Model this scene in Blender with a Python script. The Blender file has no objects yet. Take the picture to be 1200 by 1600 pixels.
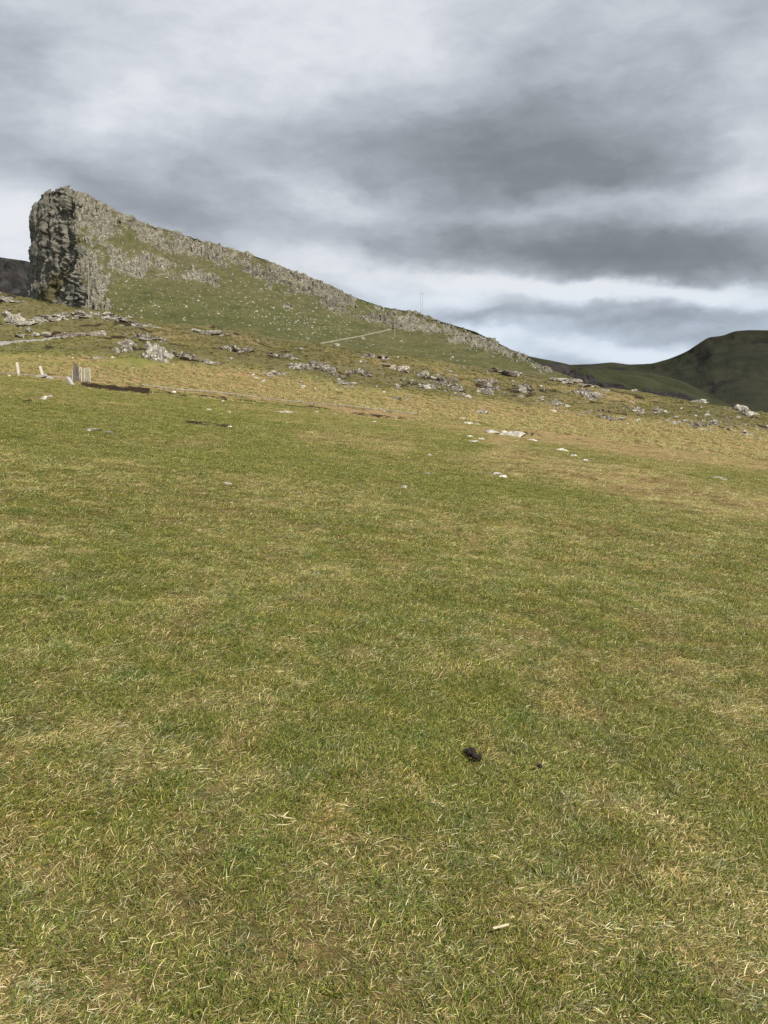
import bpy, bmesh, math, random
import numpy as np
from mathutils import Vector, Matrix, noise as mnoise
from mathutils.bvhtree import BVHTree

random.seed(7)
rng = np.random.default_rng(11)
S = bpy.context.scene
COL = S.collection
R = math.radians

# ------------------------------------------------------------------ camera
EYE = 1.6
FPX = 1331.0            # focal length in photograph pixels (1200 x 1600)
PITCH = 9.0
cam = bpy.data.cameras.new('camera')
cam.sensor_fit = 'VERTICAL'
cam.sensor_height = 32.0
cam.sensor_width = 24.0
cam.angle = 2 * math.atan(800 / FPX)
cam.clip_start = 0.05
cam.clip_end = 30000
camo = bpy.data.objects.new('camera', cam)
COL.objects.link(camo)
camo.location = (0, 0, EYE)
camo.rotation_euler = (R(90 - PITCH), 0, 0)
S.camera = camo

# ------------------------------------------------------------------ light
SUN_TO = Vector((0.48, -0.70, 0.84)).normalized()
sun = bpy.data.lights.new('sun', 'SUN')
sun.energy = 4.8
sun.angle = R(0.53)
sun.color = (1.0, 0.95, 0.86)
suno = bpy.data.objects.new('sun', sun)
COL.objects.link(suno)
suno.rotation_euler = (-SUN_TO).to_track_quat('-Z', 'Y').to_euler()

vs = S.view_settings
S.display_settings.display_device = 'sRGB'
vs.view_transform = 'Standard'
vs.look = 'None'
vs.exposure = 0.25
vs.gamma = 1.0
vs.use_curve_mapping = False
S.render.engine = 'CYCLES'
S.cycles.max_bounces = 5
S.cycles.diffuse_bounces = 2
S.cycles.glossy_bounces = 1
S.cycles.transmission_bounces = 3
S.cycles.transparent_max_bounces = 4
S.cycles.caustics_reflective = False
S.cycles.caustics_refractive = False
S.cycles.use_denoising = False


class NT:
    """Small helper for node trees."""
    def __init__(self, tree):
        self.t = tree

    def n(self, kind, **kw):
        nd = self.t.nodes.new(kind)
        for k, v in kw.items():
            setattr(nd, k, v)
        return nd

    def put(self, sock, v):
        if v is None:
            return
        if hasattr(v, 'links') or hasattr(v, 'is_linked'):
            self.t.links.new(v, sock)
        else:
            sock.default_value = v

    def m(self, op, a, b=None, c=None, clamp=False):
        nd = self.n('ShaderNodeMath', operation=op, use_clamp=clamp)
        for i, v in enumerate((a, b, c)):
            self.put(nd.inputs[i], v)
        return nd.outputs[0]

    def vm(self, op, a, b=None, scale=None):
        nd = self.n('ShaderNodeVectorMath', operation=op)
        self.put(nd.inputs[0], a)
        self.put(nd.inputs[1], b)
        if scale is not None:
            self.put(nd.inputs['Scale'], scale)
        return nd.outputs['Value'] if op in ('LENGTH', 'DOT_PRODUCT') else nd.outputs[0]

    def noise(self, vec, scale, detail=4, rough=0.55, dist=0.0, color=False):
        nd = self.n('ShaderNodeTexNoise')
        self.put(nd.inputs['Vector'], vec)
        self.put(nd.inputs['Scale'], scale)
        self.put(nd.inputs['Detail'], detail)
        self.put(nd.inputs['Roughness'], rough)
        self.put(nd.inputs['Distortion'], dist)
        return nd.outputs['Color'] if color else nd.outputs[0]

    def mix(self, f, a, b, blend='MIX'):
        nd = self.n('ShaderNodeMix', data_type='RGBA', blend_type=blend)
        self.put(nd.inputs[0], f)
        for s, v in ((nd.inputs[6], a), (nd.inputs[7], b)):
            if isinstance(v, tuple) and len(v) == 3:
                v = v + (1,)
            self.put(s, v)
        return nd.outputs[2]

    def rng(self, v, a, b, c=0.0, d=1.0, smooth=True):
        nd = self.n('ShaderNodeMapRange', interpolation_type='SMOOTHSTEP' if smooth else 'LINEAR')
        for i, x in enumerate((v, a, b, c, d)):
            self.put(nd.inputs[i], x)
        return nd.outputs[0]

    def ramp(self, v, stops):
        nd = self.n('ShaderNodeValToRGB')
        cr = nd.color_ramp
        while len(cr.elements) > 1:
            cr.elements.remove(cr.elements[-1])
        for i, (p, c) in enumerate(stops):
            e = cr.elements[0] if i == 0 else cr.elements.new(p)
            e.position = p
            e.color = tuple(c) + (1,)
        self.put(nd.inputs[0], v)
        return nd.outputs[0]


# ------------------------------------------------------------------ sky
def pix_dir(px, py):
    cx, cy = (px - 600) / FPX, (800 - py) / FPX
    p = R(PITCH)
    v = np.array([cx, math.cos(p) + cy * math.sin(p), -math.sin(p) + cy * math.cos(p)])
    return v


def pix_ang(px, py):
    d = pix_dir(px, py)
    return math.atan2(d[0], d[1]), math.atan2(d[2], math.hypot(d[0], d[1]))


world = bpy.data.worlds.new('World')
S.world = world
world.use_nodes = True
wt = world.node_tree
wt.nodes.clear()
W = NT(wt)
sky = W.n('ShaderNodeTexSky', sky_type='NISHITA')
sky.sun_disc = False
sky.sun_elevation = math.asin(SUN_TO.z)
sky.sun_rotation = math.atan2(SUN_TO.x, SUN_TO.y)
sky.air_density = 1.0
sky.dust_density = 1.5
gen = W.n('ShaderNodeTexCoord').outputs['Generated']
sep = W.n('ShaderNodeSeparateXYZ')
W.put(sep.inputs[0], gen)
dx, dy, dz = sep.outputs
# cloud layer seen in perspective
den = W.m('ADD', W.m('MAXIMUM', dz, 0.0), 0.22)
comb = W.n('ShaderNodeCombineXYZ')
W.put(comb.inputs[0], W.m('DIVIDE', dx, den))
W.put(comb.inputs[1], W.m('DIVIDE', dy, den))
plane = comb.outputs[0]
az = W.m('ARCTAN2', dx, dy)
el = W.m('ARCSINE', dz)
c2 = W.n('ShaderNodeCombineXYZ')
W.put(c2.inputs[0], az)
W.put(c2.inputs[1], el)
uv = c2.outputs[0]
cs = W.vm('MULTIPLY', uv, (1.0, 1.75, 1.0))
warp = W.vm('SUBTRACT', W.noise(cs, 9.0, 7, 0.58, color=True), (0.5, 0.5, 0.5))
uvw = W.vm('ADD', uv, W.vm('MULTIPLY', warp, (0.10, 0.052, 0.0)))
csw = W.vm('ADD', cs, W.vm('MULTIPLY', warp, (0.05, 0.05, 0.0)))
n_big = W.noise(plane, 0.9, 6, 0.52, 0.1)
n_mid = W.noise(csw, 5.0, 7, 0.55, 0.1)
n_fine = W.noise(W.vm('MULTIPLY', csw, (1.0, 1.35, 1.0)), 17.0, 7, 0.6, 0.15)
L = W.m('MULTIPLY_ADD', W.m('SUBTRACT', n_big, 0.5), 0.20, 0.69)
L = W.m('MULTIPLY_ADD', W.m('SUBTRACT', n_mid, 0.5), 0.56, L)
L = W.m('MULTIPLY_ADD', W.m('SUBTRACT', n_fine, 0.5), 0.34, L)
BLOBS = [  # px, py, rx, ry (pixels, full fall-off radius), tilt, amount: the cloud masses over the headland
    (480, 30, 420, 190, 0, .26), (150, 190, 200, 110, 10, .24), (40, 110, 150, 80, 0, -.10),
    (960, 100, 330, 190, 0, -.02), (1130, 40, 260, 160, 0, -.10), (1195, 130, 110, 90, 20, .12),
    (1200, 250, 120, 90, 0, .16),
    (700, 260, 400, 130, -4, -.30), (880, 215, 340, 150, -8, -.26), (1020, 260, 260, 90, -6, -.10),
    (90, 265, 420, 75, -2, -.22), (380, 235, 260, 70, -6, -.08),
    (480, 290, 150, 50, -18, .20), (560, 330, 140, 50, -10, .10), (940, 315, 330, 32, 3, .20),
    (330, 350, 330, 50, -10, -.16), (640, 360, 180, 40, -6, -.06),
    (870, 388, 430, 58, -3, -.40), (1120, 410, 330, 62, -5, -.36), (640, 400, 170, 36, -2, -.10),
    (10, 345, 120, 110, 0, .30),
    (470, 400, 190, 46, -14, .26), (640, 440, 240, 50, -4, .18), (900, 450, 330, 26, -4, .36), (1130, 470, 260, 24, -6, .34), (700, 470, 200, 30, 4, .14),
    (760, 505, 300, 60, 0, .06), (850, 535, 220, 34, 0, .26), (990, 550, 170, 24, 0, .28), (760, 522, 90, 18, 0, .2),
    (930, 510, 200, 22, 4, -.14), (1080, 500, 260, 24, -4, -.20), (870, 485, 220, 18, 5, -.20), (1060, 528, 200, 18, -3, -.22), (720, 500, 120, 14, 8, -.14), (760, 480, 150, 20, 6, -.08),
]
for (px, py, rx, ry, tilt, amt) in BLOBS:
    u0, v0 = pix_ang(px, py)
    mp = W.n('ShaderNodeMapping', vector_type='TEXTURE')
    W.put(mp.inputs['Vector'], uvw)
    mp.inputs['Location'].default_value = (u0, v0, 0)
    mp.inputs['Rotation'].default_value = (0, 0, R(tilt))
    mp.inputs['Scale'].default_value = (rx / FPX, ry / FPX, 1)
    g = W.rng(W.vm('LENGTH', mp.outputs[0]), 1.0, 0.0, 0.0, amt)
    L = W.m('ADD', L, g)
cl = W.ramp(L, [(0.0, (1.95, 2.06, 2.22)), (0.22, (2.5, 2.62, 2.82)), (0.45, (3.75, 3.94, 4.25)),
                (0.68, (5.6, 5.88, 6.25)), (0.90, (7.8, 8.0, 8.3)), (1.0, (8.6, 8.7, 8.8))])
# thin bluish veil towards the horizon
blue = W.rng(el, 0.12, 0.05, 0.0, 0.75)
cl = W.mix(blue, cl, W.mix(1.0, cl, (0.90, 1.0, 1.09), 'MULTIPLY'))
skyc = W.mix(0.94, sky.outputs[0], W.mix(1.0, cl, (0.985, 1.0, 1.03), 'MULTIPLY'))
bg = W.n('ShaderNodeBackground')
W.put(bg.inputs['Color'], skyc)
bg.inputs['Strength'].default_value = 0.081
out = W.n('ShaderNodeOutputWorld')
wt.links.new(bg.outputs[0], out.inputs['Surface'])
world.cycles.sampling_method = 'MANUAL'
world.cycles.sample_map_resolution = 512


# ------------------------------------------------------------------ numeric helpers
def smooth(a, b, x):
    t = np.clip((x - a) / (b - a), 0, 1)
    return t * t * (3 - 2 * t)


def _hash(ix, iy, iz, seed):
    h = (ix.astype(np.int64) * 374761393 + iy.astype(np.int64) * 668265263 + iz.astype(np.int64) * 2147483647 + seed * 974711) & 0xFFFFFFFF
    h = ((h ^ (h >> 13)) * 1274126177) & 0xFFFFFFFF
    h = ((h ^ (h >> 16)) * 2246822519) & 0xFFFFFFFF
    return ((h ^ (h >> 15)) & 0xFFFFFF) / float(0xFFFFFF)


def vnoise2(x, y, seed=0):
    ix, iy = np.floor(x), np.floor(y)
    fx, fy = x - ix, y - iy
    fx = fx * fx * fx * (fx * (fx * 6 - 15) + 10)
    fy = fy * fy * fy * (fy * (fy * 6 - 15) + 10)
    z = np.zeros_like(ix)
    a = _hash(ix, iy, z, seed); b = _hash(ix + 1, iy, z, seed)
    c = _hash(ix, iy + 1, z, seed); d = _hash(ix + 1, iy + 1, z, seed)
    return (a * (1 - fx) + b * fx) * (1 - fy) + (c * (1 - fx) + d * fx) * fy


def fbm2(x, y, oct=4, seed=0, gain=0.5):
    """fractal value noise, roughly -1..1"""
    s, amp, tot = 0.0, 1.0, 0.0
    ca, sa = math.cos(0.6), math.sin(0.6)
    for o in range(oct):
        s = s + amp * (vnoise2(x, y, seed + o * 17) * 2 - 1)
        tot += amp
        amp *= gain
        x, y = (x * ca - y * sa) * 2.03 + 11.7, (x * sa + y * ca) * 2.03 - 5.3
    return s / tot * 1.5


def vnoise3(x, y, z, seed=0):
    ix, iy, iz = np.floor(x), np.floor(y), np.floor(z)
    fx, fy, fz = x - ix, y - iy, z - iz
    fx = fx * fx * (3 - 2 * fx); fy = fy * fy * (3 - 2 * fy); fz = fz * fz * (3 - 2 * fz)
    r = 0
    for k in (0, 1):
        a = _hash(ix, iy, iz + k, seed); b = _hash(ix + 1, iy, iz + k, seed)
        c = _hash(ix, iy + 1, iz + k, seed); d = _hash(ix + 1, iy + 1, iz + k, seed)
        v = (a * (1 - fx) + b * fx) * (1 - fy) + (c * (1 - fx) + d * fx) * fy
        r = r + v * (fz if k else 1 - fz)
    return r


def fbm3(x, y, z, oct=4, seed=0, gain=0.5):
    s, amp, tot = 0.0, 1.0, 0.0
    for o in range(oct):
        s = s + amp * (vnoise3(x, y, z, seed + o * 13) * 2 - 1)
        tot += amp
        amp *= gain
        x, y, z = x * 2.03 + 3.1, y * 2.03 - 7.7, z * 2.03 + 1.9
    return s / tot * 1.5


def unproj(px, py, D):
    """the point seen at photograph pixel (px, py) that lies D metres ahead"""
    d = pix_dir(px, py)
    t = D / d[1]
    return np.array([d[0] * t, D, EYE + d[2] * t])


def proj(x, y, z):
    p = R(PITCH)
    zz = z - EYE
    f = y * math.cos(p) - zz * math.sin(p)
    u = y * math.sin(p) + zz * math.cos(p)
    f = np.maximum(f, 1e-3)
    return 600 + FPX * x / f, 800 - FPX * u / f


def mesh_obj(name, verts, faces, mat=None, parent=None, smooth_sh=True):
    me = bpy.data.meshes.new(name)
    verts = np.asarray(verts, dtype=np.float32)
    faces = np.asarray(faces, dtype=np.int32)
    nv, nf, k = len(verts), len(faces), faces.shape[1]
    me.vertices.add(nv)
    me.vertices.foreach_set('co', verts.ravel())
    me.loops.add(nf * k)
    me.loops.foreach_set('vertex_index', faces.ravel())
    me.polygons.add(nf)
    me.polygons.foreach_set('loop_start', np.arange(0, nf * k, k, dtype=np.int32))
    me.update(calc_edges=True)
    me.validate()
    me.polygons.foreach_set('use_smooth', np.full(nf, smooth_sh, dtype=bool))
    if mat:
        me.materials.append(mat)
    o = bpy.data.objects.new(name, me)
    COL.objects.link(o)
    if parent:
        o.parent = parent
    return o


def set_col(me, name, arr):
    a = me.attributes.new(name, 'FLOAT_COLOR', 'POINT')
    arr = np.asarray(arr, dtype=np.float32)
    full = np.ones((len(arr), 4), dtype=np.float32)
    full[:, :arr.shape[1]] = arr
    a.data.foreach_set('color', full.ravel())


def tag(o, label=None, cat=None, group=None, kind=None):
    if label: o['label'] = label
    if cat: o['category'] = cat
    if group: o['group'] = group
    if kind: o['kind'] = kind
    return o


def grid_faces(nu, nv):
    i, j = np.meshgrid(np.arange(nu - 1), np.arange(nv - 1), indexing='ij')
    a = (i * nv + j).ravel()
    return np.stack([a, a + nv, a + nv + 1, a + 1], 1)


def polydist(px, py, pts):
    """pixel distance to a polyline"""
    d = np.full(px.shape, 1e9)
    for (x0, y0), (x1, y1) in zip(pts[:-1], pts[1:]):
        ex, ey = x1 - x0, y1 - y0
        t = np.clip(((px - x0) * ex + (py - y0) * ey) / (ex * ex + ey * ey + 1e-9), 0, 1)
        d = np.minimum(d, np.hypot(px - x0 - t * ex, py - y0 - t * ey))
    return d


# ------------------------------------------------------------------ materials
def new_mat(name):
    m = bpy.data.materials.new(name)
    m.use_nodes = True
    m.node_tree.nodes.clear()
    n = NT(m.node_tree)
    o = n.n('ShaderNodeOutputMaterial')
    return m, n, o


def principled(n, o, color, rough=0.9, normal=None, spec=0.15):
    b = n.n('ShaderNodeBsdfPrincipled')
    n.put(b.inputs['Base Color'], color if not isinstance(color, tuple) else color + (1,))
    n.put(b.inputs['Roughness'], rough)
    b.inputs['Specular IOR Level'].default_value = spec
    if normal is not None:
        n.put(b.inputs['Normal'], normal)
    n.t.links.new(b.outputs[0], o.inputs['Surface'])
    return b


def bump(n, h, strength, dist):
    b = n.n('ShaderNodeBump')
    b.inputs['Strength'].default_value = strength
    b.inputs['Distance'].default_value = dist
    n.put(b.inputs['Height'], h)
    return b.outputs[0]


def wpos(n):
    return n.n('ShaderNodeNewGeometry').outputs['Position']


def mat_turf():
    m, n, o = new_mat('turf')
    P = wpos(n)
    at = n.n('ShaderNodeAttribute', attribute_name='mask')
    s = n.n('ShaderNodeSeparateColor')
    n.put(s.inputs[0], at.outputs['Color'])
    dry, peat, lush = s.outputs  # peat channel also carries the painted shadow of the rail
    f1 = n.m('ADD', n.m('MULTIPLY', n.noise(P, 26, 5, 0.7), 0.5), n.m('MULTIPLY', n.noise(P, 170, 3, 0.7), 0.5))
    f2 = n.noise(P, 5.5, 5, 0.62)
    f3 = n.noise(P, 0.9, 4, 0.6)
    speck = n.m('ADD', n.m('MULTIPLY', f1, 0.45), n.m('ADD', n.m('MULTIPLY', f2, 0.4), n.m('MULTIPLY', f3, 0.3)))
    green = n.ramp(speck, [(0.36, (0.051, 0.057, 0.013)), (0.52, (0.133, 0.138, 0.036)), (0.62, (0.210, 0.198, 0.055)), (0.78, (0.354, 0.312, 0.108))])
    lushc = n.ramp(speck, [(0.34, (0.048, 0.060, 0.015)), (0.52, (0.129, 0.140, 0.036)), (0.66, (0.197, 0.193, 0.052)), (0.80, (0.316, 0.286, 0.090))])
    dryc = n.ramp(speck, [(0.34, (0.123, 0.083, 0.037)), (0.52, (0.250, 0.165, 0.079)), (0.66, (0.346, 0.234, 0.123)), (0.80, (0.445, 0.321, 0.182))])
    peat_shade = n.ramp(speck, [(0.3, (0.010, 0.008, 0.005)), (0.6, (0.035, 0.024, 0.014)), (0.8, (0.07, 0.05, 0.028))])
    c = n.mix(n.m('ADD', lush, n.m('MULTIPLY', n.m('SUBTRACT', f2, 0.5), 0.5), clamp=True), green, lushc)
    c = n.mix(n.m('ADD', dry, n.m('MULTIPLY', n.m('SUBTRACT', f2, 0.5), n.m('MULTIPLY', dry, 1.4)), clamp=True), c, dryc)
    heath = n.ramp(speck, [(0.36, (0.036, 0.033, 0.016)), (0.52, (0.090, 0.081, 0.037)), (0.64, (0.138, 0.120, 0.057)), (0.80, (0.220, 0.184, 0.097))])
    c = n.mix(n.m('ADD', at.outputs['Alpha'], n.m('MULTIPLY', n.m('SUBTRACT', f2, 0.5), n.m('MULTIPLY', at.outputs['Alpha'], 1.2)), clamp=True), c, heath)
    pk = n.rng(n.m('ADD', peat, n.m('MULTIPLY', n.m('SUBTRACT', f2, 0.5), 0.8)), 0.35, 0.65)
    c = n.mix(pk, c, peat_shade)
    principled(n, o, c, 0.95, bump(n, speck, 0.9, 0.10), 0.05)
    return m


def mat_hill():
    m, n, o = new_mat('hill_slope')
    P = wpos(n)
    at = n.n('ShaderNodeAttribute', attribute_name='mask')
    s = n.n('ShaderNodeSeparateColor')
    n.put(s.inputs[0], at.outputs['Color'])
    rock, dry, dark = s.outputs
    f1 = n.noise(P, 2.3, 6, 0.7)
    f2 = n.noise(P, 0.5, 5, 0.6)
    f3 = n.noise(P, 0.12, 4, 0.6)
    mixn = n.m('ADD', n.m('MULTIPLY', f1, 0.5), n.m('ADD', n.m('MULTIPLY', f2, 0.35), n.m('MULTIPLY', f3, 0.3)))
    g = n.ramp(mixn, [(0.34, (0.030, 0.037, 0.015)), (0.52, (0.065, 0.072, 0.027)), (0.64, (0.098, 0.099, 0.040)), (0.80, (0.161, 0.142, 0.066))])
    d = n.ramp(mixn, [(0.34, (0.043, 0.038, 0.018)), (0.55, (0.097, 0.085, 0.043)), (0.72, (0.156, 0.134, 0.074))])
    r = n.ramp(mixn, [(0.34, (0.045, 0.041, 0.031)), (0.50, (0.130, 0.118, 0.088)), (0.62, (0.225, 0.205, 0.158)), (0.78, (0.38, 0.355, 0.285))])
    dk = n.ramp(mixn, [(0.36, (0.065, 0.062, 0.050)), (0.54, (0.155, 0.148, 0.118)), (0.68, (0.25, 0.24, 0.195)), (0.80, (0.38, 0.37, 0.31))])
    c = n.mix(n.m('ADD', dry, n.m('MULTIPLY', n.m('SUBTRACT', f2, 0.5), 0.9), clamp=True), g, d)
    r = n.mix(n.rng(n.noise(n.vm('MULTIPLY', P, (1, 1, 0.45)), 0.42, 5, 0.65), 0.50, 0.64, 0.0, 0.75), r, dk)
    vst = n.noise(n.vm('MULTIPLY', P, (1, 1, 0.22)), 0.75, 6, 0.7)
    dk = n.mix(n.rng(vst, 0.50, 0.66, 0.0, 0.8), dk, (0.045, 0.042, 0.036))
    r = n.mix(dark, r, dk)
    rk = n.rng(n.m('ADD', rock, n.m('MULTIPLY', n.m('SUBTRACT', f1, 0.5), 1.5)), 0.40, 0.62)
    c = n.mix(rk, c, r)
    principled(n, o, c, 0.95, bump(n, mixn, 0.8, 0.7), 0.05)
    return m


def mat_rock(name, lo, mid, hi, lichen, lich_amt, scale=1.0, bd=0.12):
    m, n, o = new_mat(name)
    P = wpos(n)
    rnd = n.n('ShaderNodeObjectInfo').outputs['Random']
    f1 = n.noise(P, 7 * scale, 6, 0.68)
    f2 = n.noise(P, 1.6 * scale, 5, 0.6)
    v = n.m('ADD', n.m('MULTIPLY', f1, 0.55), n.m('MULTIPLY', f2, 0.45))
    c = n.ramp(v, [(0.34, lo), (0.50, mid), (0.68, hi)])
    c = n.mix(n.rng(n.noise(P, 4.2 * scale, 5, 0.65), 0.60 - lich_amt, 0.68 - lich_amt), c, lichen)
    c = n.mix(n.rng(n.noise(P, 2.7 * scale, 4, 0.6), 0.62, 0.70), c, (0.085, 0.085, 0.035))
    tone = n.m('MULTIPLY_ADD', rnd, 0.5, 0.75)
    c = n.mix(1.0, c, n.vm('SCALE', (1, 1, 1), scale=tone), 'MULTIPLY')
    principled(n, o, c, 0.92, bump(n, v, 0.9, bd), 0.12)
    return m


def mat_simple(name, lo, hi, scale, rough=0.8, stretch=(1, 1, 1), bd=0.01):
    m, n, o = new_mat(name)
    tc = n.n('ShaderNodeTexCoord').outputs['Object']
    P = n.vm('MULTIPLY', tc, stretch)
    f = n.noise(P, scale, 5, 0.65)
    c = n.ramp(f, [(0.32, lo), (0.68, hi)])
    principled(n, o, c, rough, bump(n, f, 0.6, bd), 0.2)
    return m


def mat_blade(name='grass_blades'):
    m, n, o = new_mat(name)
    at = n.n('ShaderNodeAttribute', attribute_name='col')
    P = wpos(n)
    rnd = n.n('ShaderNodeObjectInfo').outputs['Random']
    f = n.noise(P, 1.3, 4, 0.6)
    f2 = n.noise(P, 6.0, 5, 0.68)
    tone = n.m('ADD', 0.41, n.m('ADD', n.m('MULTIPLY', rnd, 0.44), n.m('ADD', n.m('MULTIPLY', f, 0.30), n.m('MULTIPLY', f2, 0.90))))
    c = n.mix(1.0, at.outputs['Color'], n.vm('SCALE', (1, 1, 1), scale=tone), 'MULTIPLY')
    warm = n.rng(n.noise(P, 2.3, 3, 0.6), 0.46, 0.70, 0.0, 0.32)
    c = n.mix(warm, c, n.mix(1.0, c, (1.28, 1.02, 0.86), 'MULTIPLY'))
    teal = n.rng(n.noise(P, 3.7, 4, 0.65), 0.50, 0.66, 0.0, 0.55)
    c = n.mix(teal, c, n.mix(1.0, c, (0.72, 0.90, 1.08), 'MULTIPLY'))
    d = n.n('ShaderNodeBsdfDiffuse')
    n.put(d.inputs['Color'], c)
    t = n.n('ShaderNodeBsdfTranslucent')
    n.put(t.inputs['Color'], c)
    g = n.n('ShaderNodeBsdfGlossy')
    g.inputs['Roughness'].default_value = 0.42
    g.inputs['Color'].default_value = (1, 1, 1, 1)
    mx = n.n('ShaderNodeMixShader')
    mx.inputs[0].default_value = 0.26
    n.t.links.new(d.outputs[0], mx.inputs[1])
    n.t.links.new(t.outputs[0], mx.inputs[2])
    mg = n.n('ShaderNodeMixShader')
    mg.inputs[0].default_value = 0.012
    n.t.links.new(mx.outputs[0], mg.inputs[1])
    n.t.links.new(g.outputs[0], mg.inputs[2])
    n.t.links.new(mg.outputs[0], o.inputs['Surface'])
    return m


M_TURF = mat_turf()
M_HILL = mat_hill()
M_BLADE = mat_blade()
M_PALE = mat_rock('pale_lichen_rock', (0.17, 0.155, 0.125), (0.38, 0.355, 0.295), (0.56, 0.53, 0.45), (0.68, 0.66, 0.58), 0.08)
M_STONE = mat_rock('scree_stone', (0.12, 0.106, 0.084), (0.27, 0.245, 0.198), (0.41, 0.38, 0.31), (0.54, 0.51, 0.43), 0.05)
M_GREY = mat_rock('grey_basalt', (0.055, 0.048, 0.039), (0.150, 0.133, 0.107), (0.27, 0.245, 0.20), (0.52, 0.49, 0.42), 0.06)
M_BROWN = mat_rock('brown_basalt', (0.035, 0.028, 0.022), (0.11, 0.088, 0.068), (0.20, 0.165, 0.13), (0.45, 0.42, 0.36), 0.05)
M_CRAG = mat_rock('weathered_crag', (0.055, 0.050, 0.037), (0.160, 0.146, 0.110), (0.27, 0.25, 0.195), (0.47, 0.45, 0.38), 0.05, 0.6, 0.4)
M_CLIFF = mat_rock('dark_cliff_rock', (0.085, 0.080, 0.064), (0.185, 0.176, 0.142), (0.29, 0.278, 0.228), (0.46, 0.45, 0.38), 0.05, 0.40, 0.5)
M_WOOD = mat_simple('bleached_wood', (0.42, 0.38, 0.30), (0.70, 0.66, 0.56), 9, 0.85, (6, 6, 0.8))
M_GWOOD = mat_simple('grey_wood', (0.20, 0.195, 0.185), (0.46, 0.45, 0.43), 8, 0.85, (6, 6, 0.8))
M_DWOOD = mat_simple('dark_wood', (0.08, 0.065, 0.05), (0.20, 0.17, 0.14), 8, 0.9, (6, 6, 0.8))
M_RAIL = mat_simple('weathered_rail', (0.19, 0.18, 0.14), (0.38, 0.36, 0.29), 3, 0.75, (1, 1, 1))
M_PATH = mat_simple('gravel_track', (0.17, 0.16, 0.145), (0.32, 0.305, 0.275), 3.0, 0.95, (1, 1, 1), 0.05)
M_DUNG = mat_simple('dry_dung', (0.007, 0.006, 0.005), (0.050, 0.039, 0.030), 60, 0.8, (1, 1, 1), 0.004)
M_STRAW = mat_simple('straw', (0.46, 0.40, 0.25), (0.68, 0.62, 0.44), 40, 0.7, (1, 1, 1), 0.001)

# ------------------------------------------------------------------ ground shape
PXC = np.array([-300, 0, 100, 165, 230, 330, 450, 560, 700, 850, 930, 1000, 1100, 1200, 1500], float)
LEV = {
    70:  [560, 583, 592, 598, 606, 618, 631, 643, 657, 672, 680, 688, 700, 713, 745],
    95:  [543, 563, 568, 571, 576, 588, 604, 617, 634, 650, 657, 662, 672, 686, 720],
    115: [505, 534, 533, 531, 536, 546, 562, 576, 594, 615, 628, 635, 649, 664, 702],
    140: [440, 453, 475, 484, 503, 515, 530, 551, 565, 592, 606, 614, 631, 646, 690],
    165: [470, 475, 500, 498, 512, 523, 538, 562, 574, 602, 622, 640, 660, 680, 730],
    210: [560, 560, 560, 540, 530, 532, 545, 570, 585, 612, 660, 700, 730, 750, 800],
    270: [700, 700, 700, 640, 590, 590, 590, 610, 640, 680, 740, 790, 820, 840, 880],
}
a_col = (PXC - 600) / FPX / 1.012
y_lev = np.array([0.0] + sorted(LEV))
tab = np.zeros((len(y_lev), len(a_col)))
for i, y in enumerate(sorted(LEV)):
    for j, px in enumerate(PXC):
        tab[i + 1, j] = unproj(px, LEV[y][j], y)[2]
# dense, smoothed table
AG = np.linspace(a_col[0], a_col[-1], 181)
YG = np.arange(0, 272, 2.0)
t1 = np.array([np.interp(AG, a_col, r) for r in tab])
T = np.stack([np.interp(YG, y_lev, t1[:, j]) for j in range(len(AG))], 1)


def gsm(Tm, axis, sig):
    k = np.arange(-int(3 * sig), int(3 * sig) + 1)
    w = np.exp(-k ** 2 / (2 * sig ** 2)); w /= w.sum()
    pad = [(0, 0), (0, 0)]; pad[axis] = (len(k) // 2, len(k) // 2)
    P = np.pad(Tm, pad, mode='reflect', reflect_type='odd')
    return np.apply_along_axis(lambda v: np.convolve(v, w, 'valid'), axis, P)


T = gsm(gsm(T, 1, 3.0), 0, 2.2)
# plane of the near field
ii = int(70 / 2)
GX, GY0 = np.polyfit(AG[(AG > -.45) & (AG < .45)] * 70, T[ii][(AG > -.45) & (AG < .45)], 1)
GYS = GY0 / 70


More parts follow.
